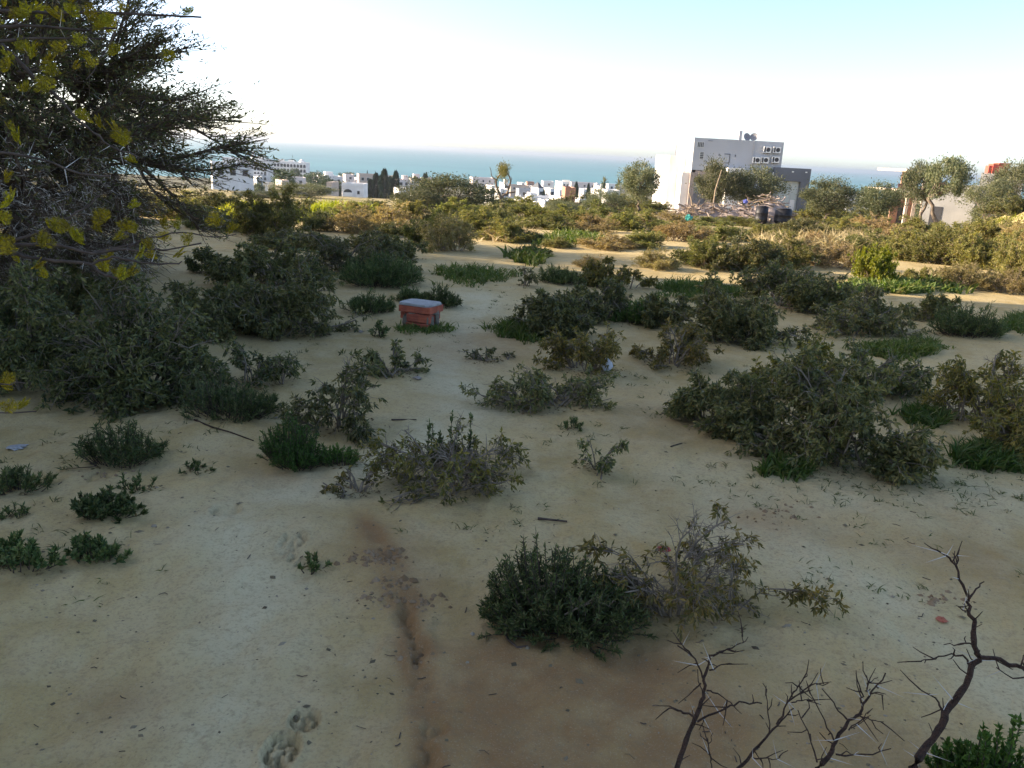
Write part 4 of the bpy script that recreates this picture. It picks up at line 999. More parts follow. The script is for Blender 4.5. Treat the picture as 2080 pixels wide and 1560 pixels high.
# ------------------------------------------------------------------ traced thorny branches near the camera
THORN = mesh_np('thorn', [(*thorn_cones(np.zeros((1, 3)), np.array([[0, 0, 1.]]), 1.0, .022), 0)], [MT['thorn']])
def traced_branch(e, foot, lines, rng, depth_of, thorn_rate, mat='bark_dead', tl=(.04, .075), first='branch', thick=1.0):
    """lines: (pixel points, radius in px at start and end)"""
    for li, (pts, r0, r1) in enumerate(lines):
        P = []
        for (px, py) in pts:
            d = ray(px, py); P.append(EYE + d * (depth_of(px, py, li) / F))
        P = np.array(P)
        if li == 0 and first == 'stem': P = np.vstack([foot + np.array([0, 0, -.02]), (foot + P[0]) / 2 + np.array([.015, .01, 0]), P])
        # smooth by inserting points
        Q = [P[0]]
        for a, b in zip(P[:-1], P[1:]):
            n = 3
            for j in range(1, n + 1):
                jit = rng.normal(0, .0022, 3) if j < n else 0
                Q.append(a + (b - a) * j / n + jit)
        Q = np.array(Q); dep = np.linalg.norm(P[0] - EYE) * thick
        rad = np.linspace(r0, r1, len(Q)) * dep / F * .5 * (1 + rng.normal(0, .08, len(Q)))
        o = link(first if li == 0 else 'twig', mesh_np('branch', [(*tubes(Q - foot, rad, 7), 0)], [MT[mat]], smooth=(0,)), e)
        for q0, q1 in zip(Q[:-1], Q[1:]):
            seg = np.linalg.norm(q1 - q0)
            if rng.rand() < thorn_rate * seg:
                dirv = nrm(q1 - q0); side = nrm(np.cross(dirv, rng.normal(size=3)))
                for sg in (1, -1):
                    if rng.rand() < .25: continue
                    dv = Vector(nrm(side * sg + .25 * dirv + rng.normal(0, .2, 3)))
                    L = rng.uniform(*tl)
                    t = link('thorn', THORN, e, loc=Vector(q0 - foot))
                    t.rotation_euler = dv.to_track_quat('Z', 'Y').to_euler()
                    t.scale = (L * .95, L * .95, L)

def fine_twigs(e, foot, lines, rng, dep):
    T = []
    for li, pts in enumerate(lines):
        P = np.array([EYE + ray(*p) * (dep(p[0], p[1], li) / F) for p in pts])
        for a, b in zip(P[:-1], P[1:]):
            for _ in range(2):
                if rng.rand() < .45: continue
                s = a + (b - a) * rng.rand(); d = nrm(nrm(b - a) * .7 + rng.normal(0, .7, 3)); L = rng.uniform(.015, .06)
                T.append([s, s + d * L * .5 + rng.normal(0, .003, 3), s + d * L])
    if T: link('fine_twigs', mesh_np('fine_twigs', [(*tubes(np.array(T), np.array([[.0017, .0013, .0008]]) * np.ones((len(T), 1)), 4), 0)], [MT['bark_dead']], smooth=(0,)), e, loc=-Vector(foot), kind='stuff')

def c6(pts): return [(1300 + x * .375, 1080 + y * .375) for x, y in pts]
BARE = [
 ('leftmost bare dark thorn branch at the bottom right, twiggy at its crown', [
   ([(200, 1280), (250, 1130), (300, 1010), (330, 920), (350, 850), (345, 790), (370, 720), (375, 670), (430, 650), (500, 630)], 17, 4), ([(340, 795), (300, 690), (240, 630), (210, 580)], 6, 3), ([(285, 1000), (220, 970), (160, 955)], 7, 4), ([(310, 1030), (400, 985), (490, 940), (570, 925), (660, 930)], 7, 4),
   ([(360, 860), (420, 875), (500, 930)], 5, 2.5), ([(375, 750), (440, 720), (500, 715)], 5, 2), ([(330, 820), (290, 855)], 4, 3), ([(500, 630), (560, 600), (545, 490)], 4, 2)]),
 ('slim greenish-grey bare thorn branch, second from the left at the bottom right', [
   ([(530, 1280), (600, 1210), (660, 1140), (720, 1070), (780, 1010), (835, 955)], 13, 3), ([(740, 1045), (780, 960), (830, 870), (870, 820), (905, 770)], 6, 3), ([(790, 940), (860, 880), (930, 830), (1020, 820)], 5, 2.5), ([(820, 925), (880, 915), (930, 915)], 4, 2), ([(610, 1225), (690, 1225), (760, 1220)], 4, 2), ([(700, 1095), (690, 920), (665, 820)], 4, 2.5)]),
 ('many-forked bare thorn branch, third from the left at the bottom right', [
   ([(960, 1280), (1040, 1190), (1060, 1140), (1130, 1020), (1190, 990), (1210, 930), (1250, 870), (1330, 765)], 16, 3.5), ([(1200, 930), (1195, 860), (1170, 765)], 6, 3), ([(1120, 1015), (1060, 950), (985, 850)], 5, 3), ([(1050, 1130), (1000, 1020), (910, 855)], 5, 2.5), ([(960, 1250), (910, 1080), (855, 965)], 5, 2.5),
   ([(1060, 1205), (1200, 1205), (1360, 1175)], 5, 3), ([(1190, 1000), (1250, 1020), (1320, 1030)], 4, 2), ([(1130, 1075), (1200, 1020), (1245, 970)], 4, 2), ([(1250, 875), (1320, 885)], 4, 2), ([(1230, 870), (1230, 820), (1290, 790)], 4, 2)]),
 ('tallest reddish-brown bare thorn branch at the right, reaching highest', [
   ([(1480, 1280), (1560, 1150), (1620, 1070), (1650, 980), (1730, 880), (1780, 790), (1800, 720), (1840, 680), (1810, 620), (1808, 530), (1815, 480), (1780, 430), (1785, 360), (1750, 290), (1710, 180), (1660, 130), (1610, 100)], 24, 4), ([(1840, 680), (1950, 690), (2080, 740), (2200, 800)], 13, 8),
   ([(1790, 725), (1760, 680), (1690, 660), (1590, 690), (1510, 705)], 6, 2.5), ([(1800, 610), (1740, 605), (1645, 612)], 5, 2.5), ([(1785, 360), (1820, 310), (1865, 270)], 6, 3), ([(1712, 180), (1730, 95)], 5, 3), ([(1640, 970), (1600, 900), (1510, 850)], 6, 3), ([(1775, 430), (1710, 400)], 4, 2), ([(2120, 765), (2020, 795), (1930, 735)], 5, 2.5), ([(2060, 735), (2075, 690), (2110, 640)], 5, 2.5)]),
 ('thin short bare twig left of the slim thorn branch at the bottom', [([(390, 1290), (385, 1220), (370, 1150), (395, 1090)], 4.5, 2), ([(372, 1155), (355, 1110)], 3, 2)]),
]
for bi, (lab, lines) in enumerate(BARE):
    rng = np.random.RandomState(700 + bi)
    d0 = [1.80, 1.86, 1.76, 1.70, 1.9][bi]
    px0, py0 = c6([lines[0][0][0]])[0]
    dep = lambda px, py, li, d0=d0, s=bi: d0 + .16 * (1560 - py) / 450 + .035 * math.sin(li * 2.3 + s)
    p0 = EYE + ray(px0, py0) * (dep(px0, py0, 0) / F)
    foot = np.array([p0[0] - .03, p0[1] - .10, 0.0]); foot[2] = float(gz(foot[0], foot[1])[0])
    e = thing('thorn_branch', lab, 'branch', foot, 'bare thorn branches at the bottom right')
    traced_branch(e, foot, [(c6(p), a, b) for p, a, b in lines], rng, dep, 9.0, first='stem', thick=.64)
    fine_twigs(e, foot, [c6(p) for p, a, b in lines], rng, dep)

# yellow-leaved thorn branches reaching in from a young tree just outside the left edge
def bipinnate():
    rng = np.random.RandomState(5); V = []; D = []; Ln = []; tubesP = []
    for k in range(5):
        a = (k - 2) * .42; d = np.array([math.sin(a) * .8, .25 * math.cos(k * 2.1), math.cos(a)]); d = d / np.linalg.norm(d)
        L = 1.0 - .12 * abs(k - 2)
        n = 10
        t = np.linspace(.12, 1, n)
        side = nrm(np.cross(d, np.array([0, 1, .2])))
        for sg in (1, -1):
            V.append(d * (t * L)[:, None]); D.append(np.repeat((d * .55 + side * sg)[None], n, 0)); Ln.append(.36 * np.sin(np.clip(t, .1, .95) * np.pi) ** .4)
        tubesP.append(np.array([[0, 0, 0], d * L * .5, d * L]))
    v, f = leaves(np.concatenate(V), np.concatenate(D), np.concatenate(Ln), np.concatenate(Ln) * .27, rng, .1)
    tv, tf = tubes(np.array(tubesP), np.full((5, 3), .012), 3)
    return mesh_np('compound_leaf', [(v, f, 0), (tv, tf, 0)], [MT['yellow_leaf']])
LEAF = bipinnate()
def near_acacia():
    rng = np.random.RandomState(800)
    foot = onground(-2.15, 1.75); foot[2] = float(gz(foot[0], foot[1])[0])
    e = thing('young_thorn_tree', 'young thorn tree whose yellow-leaved branches reach in from the left edge', 'tree', foot)
    tr = np.array([[0, 0, -.05], [.04, .05, .6], [0, .1, 1.2], [.05, .15, 1.9], [.12, .2, 2.5]])
    link('trunk', mesh_np('young_trunk', [(*tubes(tr, np.array([.05, .042, .034, .024, .012]), 8), 0)], [MT['bark']], smooth=(0,)), e)
    def c2(pts): return [(x / 3.25, 380 + y / 3.25) for x, y in pts]
    def c1(pts): return [(x * .2692, y * .2692) for x, y in pts]
    lines = [c2([(-340, 400), (-100, 400), (0, 415), (240, 470), (430, 490), (610, 515), (700, 585), (760, 600), (830, 610)]), c2([(-300, 420), (0, 390), (150, 380), (400, 385), (480, 405), (600, 440), (720, 410), (900, 370)]), c2([(600, 440), (830, 410), (1000, 420), (1100, 415), (1330, 370)]), c2([(610, 510), (740, 460), (850, 480), (960, 500), (1100, 505), (1200, 490)]),
             c2([(-60, 400), (200, 320), (420, 220), (560, 140), (660, 50)]), c1([(-300, 60), (0, 80), (400, 100), (900, 100), (1300, 118), (1520, 130)]), c1([(-300, 210), (0, 200), (250, 195), (550, 220), (880, 215)]), c1([(-300, 330), (0, 310), (400, 290), (800, 290)]), c1([(-200, 200), (0, 320), (250, 580), (380, 680), (560, 880), (700, 1000), (830, 1100), (1050, 1190)]),
             c1([(870, 240), (800, 380), (650, 600)]), c1([(-300, 1100), (0, 1150), (300, 1200), (600, 1310), (830, 1330)]), c2([(-350, 1180), (-100, 1290), (0, 1300), (170, 1295)]), c2([(-350, 1400), (-100, 1480), (0, 1490), (240, 1480)]), c2([(830, 410), (1000, 330), (1200, 300), (1420, 330), (1560, 310)])]
    rad = [(9, 3), (9, 3), (5, 2.5), (5, 2.5), (6, 2.5), (7, 3), (7, 3), (6, 3), (7, 2.5), (4, 2), (6, 3), (4, 2), (4, 2), (4, 1.5)]
    dep = lambda px, py, li: 2.15 + .10 * math.sin(li * 1.7) + .12 * px / 400
    traced_branch(e, foot, [(p, a, b) for p, (a, b) in zip(lines, rad)], rng, dep, 5.0, mat='twig_brown', tl=(.045, .08))
    for li, p in enumerate(lines):      # joints out of sight: each branch starts at the trunk
        if li in (2, 3, 9, 13): continue
        s = EYE + ray(*p[0]) * (dep(*p[0], li) / F) - foot
        z = min(max(s[2] - .1, .3), 2.4)
        k = np.array([np.interp(z, tr[:, 2], tr[:, 0]), np.interp(z, tr[:, 2], tr[:, 1]), z])
        link('twig', mesh_np('branch', [(*tubes(np.array([k, (k + s) / 2 + np.array([0, 0, .03]), s]), np.array([.012, .009, rad[li][0] * .5 * 2.15 / F]), 6), 0)], [MT['twig_brown']], smooth=(0,)), e)
    P = c2([(80, 60), (30, 250), (350, 240), (480, 280), (530, 360), (700, 270), (760, 350), (720, 490), (880, 290), (900, 160), (1070, 250), (1060, 360), (1170, 250), (1180, 430), (940, 400), (1280, 330), (1430, 270), (1550, 300), (290, 400), (110, 390), (180, 490), (230, 520), (280, 610), (700, 540), (860, 600), (940, 430), (990, 470), (820, 270), (640, 300), (470, 340), (730, 560), (800, 620),
            (70, 1270), (20, 1310), (130, 1480), (40, 1490), (10, 390), (60, 420)])
    P += c1([(160, 400), (240, 480), (30, 100), (150, 150), (300, 130), (440, 130), (670, 160), (800, 180), (950, 110), (620, 850), (640, 930), (750, 940), (850, 1030), (890, 1090), (970, 1130), (1030, 1180), (90, 1080), (90, 1460), (1300, 450), (1440, 90), (40, 1000), (20, 1330)])
    P += [(rng.uniform(-20, 250), rng.uniform(-20, 150)) for _ in range(20)] + [(rng.uniform(0, 140), rng.uniform(60, 230)) for _ in range(7)]
    for px, py in P:
        d = ray(px, py); s = EYE + d * ((dep(px, py, rng.randint(0, 8)) - .01) / F)
        for _ in range(1):
            o = link('leaf', LEAF, e, loc=Vector(s - foot + rng.normal(0, .008, 3)))
            L = rng.uniform(.028, .048)
            o.scale = (L, L, L); o.rotation_euler = (rng.uniform(-1.0, 1.0), rng.uniform(-1.0, 1.0), rng.uniform(0, 6.28))
near_acacia()
# ------------------------------------------------------------------ buildings
MT['white_wall'] = mat_plain('white_wall', (0.78, 0.76, 0.73), 0.85, 0.05, 0.6, stain=(0.66, 0.63, 0.59))
MT['grey_wall'] = mat_plain('grey_wall', (0.42, 0.43, 0.45), 0.85, 0.05, 0.5)
MT['villa_grey'] = mat_plain('villa_grey', (0.43, 0.44, 0.46), 0.8, 0.03, 0.4)
MT['dark_grey'] = mat_plain('dark_grey_render', (0.13, 0.14, 0.16), 0.8, 0.06, 0.6)
MT['louvre'] = mat_plain('louvre_metal', (0.06, 0.065, 0.075), 0.5, 0.05, 1)
MT['brown_wall'] = mat_plain('brown_render', (0.34, 0.28, 0.25), 0.85, 0.06, 0.6)
MT['brick_wall'] = mat_plain('brick_red_wall', (0.36, 0.20, 0.14), 0.9, 0.1, 2)
MT['tan_wall'] = mat_plain('tan_wall', (0.52, 0.43, 0.36), 0.9, 0.06, 0.5)
MT['pink_wall'] = mat_plain('pinkish_wall', (0.68, 0.60, 0.56), 0.9, 0.05, 0.5)
MT['glass'] = mat_plain('window_glass', (0.035, 0.04, 0.05), 0.15, 0.05, 1, spec=0.6)
MT['pale_glass'] = mat_plain('pale_glazing', (0.46, 0.52, 0.51), 0.3, 0.04, .5, spec=0.6)
MT['frame'] = mat_plain('window_frame', (0.55, 0.55, 0.54), 0.6, 0.04, 2)
MT['white_metal'] = mat_plain('white_enamel', (0.74, 0.74, 0.72), 0.45, 0.03, 3)
MT['fan_dark'] = mat_plain('fan_dark', (0.05, 0.05, 0.055), 0.6, 0.05, 3)
MT['dish'] = mat_plain('dish_grey', (0.22, 0.22, 0.24), 0.5, 0.05, 3)
MT['red_paint'] = mat_plain('red_paint', (0.50, 0.10, 0.07), 0.75, 0.08, 1.5)
MT['concrete'] = mat_plain('concrete', (0.30, 0.295, 0.285), 0.9, 0.08, 0.7, 0.3, 8)
MT['rust_rail'] = mat_plain('rust_railing', (0.17, 0.07, 0.055), 0.8, 0.1, 3)
MT['black_plastic'] = mat_plain('black_plastic', (0.018, 0.018, 0.022), 0.5, 0.1, 4)
MT['clay'] = mat_plain('red_clay_brick', (0.43, 0.12, 0.062), 0.9, 0.16, 12, 0.4, 120, stain=(0.25, 0.07, 0.05))
MT['mortar'] = mat_plain('mortar', (0.22, 0.195, 0.15), 0.95, 0.12, 20, 0.6, 90)
MT['cap'] = mat_plain('cement_cap', (0.37, 0.37, 0.355), 0.85, 0.12, 14, 0.4, 80)
MT['stone'] = mat_plain('field_stone', (0.34, 0.30, 0.25), 0.9, 0.12, 6, 0.5, 30)
MT['bag'] = mat_plain('plastic_film', (0.72, 0.75, 0.80), 0.35, 0.04, 8)
MT['wrapper'] = mat_plain('red_wrapper', (0.48, 0.06, 0.055), 0.4, 0.06, 12)
MT['terracotta'] = mat_plain('terracotta', (0.40, 0.13, 0.075), 0.85, 0.1, 30)
MT['teal'] = mat_plain('teal_plastic', (0.05, 0.32, 0.29), 0.4, 0.05, 5)
MT['blue_film'] = mat_plain('blue_plastic', (0.12, 0.14, 0.45), 0.4, 0.05, 5)

def bxs(name, boxes, mat, parent, kind=None, label=None):
    V = np.concatenate([boxv(*b) for b in boxes]); Fc = np.concatenate([BOXF + 8 * i for i in range(len(boxes))])
    return link(name, mesh_np(name, [(V, Fc, 0)], [MT[mat]]), parent, kind=kind, label=label)

UNITBOX = {}
def ubox(mat):
    if mat not in UNITBOX: UNITBOX[mat] = mesh_np('panel_' + mat, [(boxv(-.5, .5, -.5, .5, -.5, .5), BOXF, 0)], [MT[mat]])
    return UNITBOX[mat]
def panel(name, mat, parent, c, s):
    return link(name, ubox(mat), parent, loc=c, scale=s)

def window(parent, u, v, w, h, y=0.0, frame='frame', pane='glass', name='window', axis='y'):
    """frame of four bars standing proud of the wall, a dark pane set inside"""
    e = 0.07 * min(w, h) + .02
    B = [(u - w / 2, u + w / 2, y - .06, y + .02, v - h / 2, v - h / 2 + e), (u - w / 2, u + w / 2, y - .06, y + .02, v + h / 2 - e, v + h / 2),
         (u - w / 2, u - w / 2 + e, y - .06, y + .02, v - h / 2 + e, v + h / 2 - e), (u + w / 2 - e, u + w / 2, y - .06, y + .02, v - h / 2 + e, v + h / 2 - e)]
    if axis == 'x': B = [(b[2], b[3], b[0], b[1], b[4], b[5]) for b in B]
    f = bxs(name, B, frame, parent)
    c = (u, y - .012, v); s = (w - 2 * e, .024, h - 2 * e)
    if axis == 'x': c = (c[1], c[0], c[2]); s = (s[1], s[0], s[2])
    panel('pane', pane, f, c, s)
    return f

def shell(boxlist, mat, parent, name='wall', parapet=.35, th=.18):
    """flat-roofed block with a real parapet round a sunken roof"""
    out = []
    for (x0, x1, y0, y1, z0, z1) in boxlist:
        out.append((x0, x1, y0, y1, z0, z1 - parapet))
        out += [(x0, x1, y0, y0 + th, z1 - parapet + .002, z1), (x0, x1, y1 - th, y1, z1 - parapet + .002, z1), (x0, x0 + th, y0 + th + .002, y1 - th - .002, z1 - parapet + .002, z1), (x1 - th, x1, y0 + th + .002, y1 - th - .002, z1 - parapet + .002, z1)]
    return bxs(name, out, mat, parent)

def dome_mesh(mat, pointed=False):
    n, m = 12, 6; V = []; Q = []
    for j in range(m + 1):
        a = j / m * math.pi / 2; r = math.cos(a) if not pointed else (1 - j / m); z = math.sin(a) if not pointed else j / m
        for i in range(n): V.append((max(r, .01) * math.cos(i * 2 * math.pi / n), max(r, .01) * math.sin(i * 2 * math.pi / n), z))
    for j in range(m):
        for i in range(n): Q.append((j * n + i, j * n + (i + 1) % n, (j + 1) * n + (i + 1) % n, (j + 1) * n + i))
    return mesh_np('dome', [(np.array(V), np.array(Q), 0)], [MT[mat]], smooth=(0,))
DOME = dome_mesh('white_wall'); CONE = dome_mesh('white_wall', True)

def house(label, x0, x1, ytop, dist, mat='white_wall', depth=None, yaw=18, win=(), name='house', roofbox=None, extra=None, group='houses of the town by the sea', door=None):
    """town house: left and right pixel, pixel of its roof edge, distance; it stands on the ground there"""
    pc = at((x0 + x1) / 2, ytop, dist)
    z = float(gz(pc[0], pc[1])[0])
    w = (x1 - x0) * dist / F
    h = max(pc[2] - z, 2.4)
    depth = depth or max(.75 * w, 5)
    a = R_(yaw) + math.atan2(-pc[0], pc[1])
    wl = max((w - depth * math.sin(abs(R_(yaw))) * .9) / math.cos(R_(yaw)), w * .55)
    e = thing(name, label, 'house', (pc[0], pc[1], z - .3), group, (0, 0, a))
    h += .3
    X = wl / 2
    shell([(-X, X, 0, depth, 0, h)], mat, e, parapet=.3)
    for (u, v, ww, hh) in win:
        window(e, -X + u * wl, h - v, ww, hh)
        
    # a window or two on the lit left side
    n = 2 if depth > 6 else 1
    for i in range(n): window(e, depth * (i + .6) / (n + .3), h - 1.7, .9, 1.1, y=-X, axis='x')
    if door is not None: panel('door', 'fan_dark', e, (-X + door * wl, -.02, 1.05), (1.0, .06, 2.1))
    if roofbox: bxs('roof_room', [(-X + roofbox[0] * wl, -X + roofbox[1] * wl, depth * .3, depth * .8, h - .3, h + roofbox[2])], roofbox[3] if len(roofbox) > 3 else mat, e)
    if extra == 'dome': link('dome', DOME, e, loc=(0, depth / 2, h - .3), scale=(1.5, 1.5, 1.6))
    if extra == 'pyramid':
        V = np.array([[-X, 0, h], [X, 0, h], [X, depth, h], [-X, depth, h], [0, depth / 2, h + 1.8]]); link('roof', mesh_np('pyramid_roof', [(V, np.array([[0, 1, 4], [1, 2, 4], [2, 3, 4], [3, 0, 4]]), 0)], [MT['louvre']]), e)
    if extra == 'tank':
        t = link('water_tank', mesh_np('tank', [(*tubes(np.array([[-.6, 0, 0], [-.59, 0, 0], [.59, 0, 0], [.6, 0, 0]]), np.array([.02, .3, .3, .02]), 10), 0)], [MT['white_metal']], smooth=(0,)), e, loc=(X * .4, depth * .4, h + .45))
        bxs('tank_stand', [(X * .4 - .5, X * .4 + .5, depth * .4 - .2, depth * .4 + .2, h - .3, h + .2)], 'concrete', e)
    if extra == 'crenel':
        n = 7
        bxs('merlons', [(-X + (i + .2) * wl / n, -X + (i + .75) * wl / n, .03, .4, h - .02, h + .75) for i in range(n)], mat, e)
    return e

W2 = ((.3, 1.6, 1.1, 1.2), (.7, 1.6, 1.1, 1.2)); W3 = ((.2, 1.7, 1.1, 1.2), (.5, 1.7, 1.1, 1.2), (.8, 1.7, 1.1, 1.2)); W1 = ((.55, 1.6, 1.2, 1.2),)
W4 = W2 + ((.3, 4.4, 1.1, 1.2), (.7, 4.4, 1.1, 1.2))
house('large pale blue-white house half hidden behind the thorn tree', 432, 513, 330, 150, depth=5, yaw=4, win=W3)
house('small white house with a bright left wall, right of the pale hidden house', 515, 540, 359, 260, depth=5, yaw=24, win=W1)
house('small cream house below the hotel with a dark doorway', 567, 592, 366, 230, 'tan_wall', yaw=20, win=W1, door=.6)
house('long low white wall-like house below the hotel', 585, 622, 360, 300, 'pink_wall', depth=5, yaw=8, win=W2)
house('white flat-roofed house with a white roof room, left of the arched-window house', 650, 700, 358, 330, yaw=14, win=W3, roofbox=(.25, .6, 1.5))
house('greyish white house behind the arched-window house', 700, 722, 354, 360, 'pink_wall', yaw=14, win=W1)
house('wide brick-brown block behind the cypress clump', 728, 768, 354, 300, 'tan_wall', yaw=6, depth=8, win=W3)
house('tan gabled-looking block right behind the tallest cypress', 780, 803, 357, 310, 'tan_wall', yaw=10, win=W1)
house('pinkish house right of the cypress clump', 805, 836, 364, 300, 'pink_wall', yaw=12, win=W2, roofbox=(.5, .9, 1.2, 'pink_wall'))
house('pale pink house with a stepped roof right of the cypress clump', 834, 862, 361, 330, 'pink_wall', yaw=12, win=W2, roofbox=(.25, .75, 1.3, 'pink_wall'))
house('bluish white house low behind the right end of the cypress clump', 806, 836, 383, 190, yaw=14, win=W1)
house('far white house on the skyline left of the big round bush', 866, 884, 361, 420, 'pink_wall', yaw=10, win=W1)
house('long pinkish white terrace behind the half-dead tree', 958, 1006, 361, 430, 'pink_wall', yaw=10, depth=9, win=W3)
house('bright white house seen through the half-dead tree', 994, 1012, 377, 260, yaw=24, win=W1)
house('white stepped house right behind the half-dead tree', 1012, 1040, 384, 250, yaw=20, win=W2)
house('brown-roofed long house right of the half-dead tree', 1036, 1076, 376, 420, 'tan_wall', yaw=8, depth=8, win=W3)
house('brown tower-like block on the skyline right of the half-dead tree', 1070, 1086, 369, 440, 'brick_wall', yaw=8, win=W1)
house('grey-fronted white house in the middle of the town', 1052, 1092, 384, 280, 'grey_wall', yaw=12, win=W2)
house('white house with a black pyramid roof', 1089, 1110, 382, 270, yaw=24, depth=6, win=W1, extra='pyramid')
house('white cube house on the skyline in mid town', 1102, 1127, 368, 420, yaw=10, depth=6, win=W1)
house('narrow bright white house below the skyline cube', 1114, 1130, 383, 280, yaw=26, win=W1)
house('bright white castle-like block with a notched roofline', 1136, 1164, 369, 400, yaw=22, depth=9, win=W2, extra='crenel')
house('white house with a dark garage window left of the first lone cypress', 1133, 1168, 387, 240, yaw=16, win=((.45, 1.8, 1.8, 1.3), (.8, 1.6, .9, 1)))
house('long pinkish terrace on the skyline behind the lone cypresses', 1160, 1216, 371, 450, 'pink_wall', yaw=6, depth=9, win=W3)
house('small white house between the two lone cypresses', 1182, 1202, 384, 280, yaw=18, win=W1)
house('far white block under the left palm tree', 1210, 1240, 374, 420, yaw=14, win=W2)
house('white house left of the lone olive tree with a dark doorway', 1229, 1264, 386, 210, yaw=16, win=((.6, 2.0, 1.8, 2.0),))
house('far white house between the two palm trees', 1234, 1262, 374, 380, yaw=14, win=W2)
house('grey flat-roofed house in front of the half-dead tree\'s base', 1014, 1078, 403, 190, 'grey_wall', yaw=10, depth=7, win=W1, extra='tank')
house('long low white house with two stepped roofs', 1074, 1142, 401, 185, yaw=12, depth=8, win=((.25, 1.3, .9, .9), (.75, 1.3, .9, .9)), roofbox=(.02, .28, .7))
house('near white house with bright left corner below the stepped-roof house', 1066, 1104, 410, 130, yaw=26, depth=6, win=((.5, 1.5, .8, .9),))
house('white annex right of the bright-cornered near house', 1100, 1130, 407, 150, yaw=14, depth=5, win=W1)
house('white gabled wall right of the stepped-roof house', 1144, 1172, 402, 165, yaw=26, depth=8, win=W1)
house('bright white house with sloping parapet left of the wild olive', 1170, 1198, 404, 160, yaw=30, depth=9, win=W1)
house('low tan house with a row of openings under the wild olive', 1166, 1216, 417, 120, 'tan_wall', yaw=8, depth=5, win=((.2, 1.2, .7, 1), (.45, 1.2, .7, 1), (.7, 1.2, .7, 1)))
house('low brick-red wall block in front of the town', 1143, 1170, 419, 95, 'brick_wall', yaw=6, depth=4)
house('small dark-garaged outbuilding with a tiled edge at the foot of the arched-window house', 659, 679, 397, 105, 'tan_wall', yaw=-14, depth=3.5, win=((.45, 1.0, .8, .9),))
house('grey roof among trees right of the villa', 1722, 1748, 395, 190, 'grey_wall', yaw=10, depth=6)
house('far white roof at the shore right of the villa', 1742, 1772, 397, 300, 'white_wall', yaw=10, depth=6)

rh = random.Random(8); tiny = {}
for i in range(34):
    px = rh.uniform(622, 860) if i < 14 else rh.uniform(965, 1270); d = rh.uniform(330, 560)
    w = rh.uniform(9, 20); yh = 300 + (px - 560) * .054       # roofs sit a little above the ground of their distance
    p = at(px, 360, d); zz = float(gz(p[0], p[1])[0]) + rh.uniform(3.2, 7.5)
    lo, hi = 300.0, 460.0
    for _ in range(24):
        m = (lo + hi) / 2
        if at(px, m, d)[2] > zz: lo = m
        else: hi = m
    hm = rh.choice(['white_wall', 'white_wall', 'white_wall', 'pink_wall', 'tan_wall'])
    land = min(((640, 'left of the arched-window house'), (720, 'behind the arched-window house'), (775, 'behind the cypress clump'), (830, 'right of the cypress clump'), (990, 'behind the half-dead tree'), (1050, 'right of the half-dead tree'), (1100, 'by the pyramid-roofed house'), (1150, 'by the castle-like block'), (1200, 'by the lone cypresses'), (1255, 'by the palm trees')), key=lambda q: abs(q[0] - px))[1]
    lab = f"tiny far {dict(white_wall='white', pink_wall='pinkish', tan_wall='tan')[hm]} house {land}, {'by the shore' if d > 470 else 'halfway to the shore'}"
    tiny.setdefault(lab, []).append(None)
    tiny[lab][-1] = house(lab, px - w / 2, px + w / 2, lo, d, hm, depth=rh.uniform(5, 8), yaw=rh.uniform(6, 26), win=W1 if i % 2 else W2, group='crowded far houses above the shore', extra='tank' if i % 5 == 0 else None)
for lab, es in tiny.items():
    es.sort(key=lambda o: o.location.x / o.location.y)
    if len(es) > 1:
        for j, o in enumerate(es): o['label'] = lab + (', left one' if j == 0 else ', right one' if j == len(es) - 1 else f', {["", "second", "third", "fourth"][min(j, 3)]} from left')

# white house with the arched window, in the middle left
def arched_house():
    d = 170.0; pc = at(716, 373, d); z = float(gz(pc[0], pc[1])[0]); h = pc[2] - z; w = 43 * d / F
    e = thing('house', 'white two-storey house with an arched balcony window beside the cypresses', 'house', (pc[0], pc[1], z - .3), 'houses of the town by the sea', (0, 0, R_(2)))
    h += .3; X = w / 2
    shell([(-X, X, 0, 6, 0, h)], 'white_wall', e, parapet=.3)
    bxs('cornice', [(-X - .08, X + .08, -.08, -.003, h - .5, h - .36)], 'white_wall', e)
    # arch ring
    n = 14; V = []; Q = []
    cx = -X * .42; cz = h - 1.75; rx = .85; rz = .65
    for i in range(n + 1):
        a = math.pi * i / n
        for rr in (1.0, 1.16):
            for yy in (-.12, .0): V.append((cx + rx * rr * math.cos(a), yy, cz + rz * rr * math.sin(a)))
    for i in range(n):
        b = i * 4; c = b + 4
        Q += [(b, c, c + 2, b + 2), (b + 2, c + 2, c + 3, b + 3), (b + 1, b, c, c + 1)]
    ar = link('arch', mesh_np('arch', [(np.array(V), np.array(Q), 0)], [MT['white_wall']]), e)
    V = [(cx, -.02, cz)] + [(cx + rx * math.cos(math.pi * i / n), -.02, cz + rz * math.sin(math.pi * i / n)) for i in range(n + 1)]
    link('window', mesh_np('arch_pane', [(np.array(V), np.array([[0, i + 2, i + 1] for i in range(n)]), 0)], [MT['glass']]), e)
    bxs('balcony', [(cx - 1, cx + 1, -.35, -.004, cz - .75, cz - .02)], 'white_wall', e)
    window(e, X * .55, h - 1.7, .6, .75); window(e, -X * .05, h - 3.4, .5, .4)
arched_house()

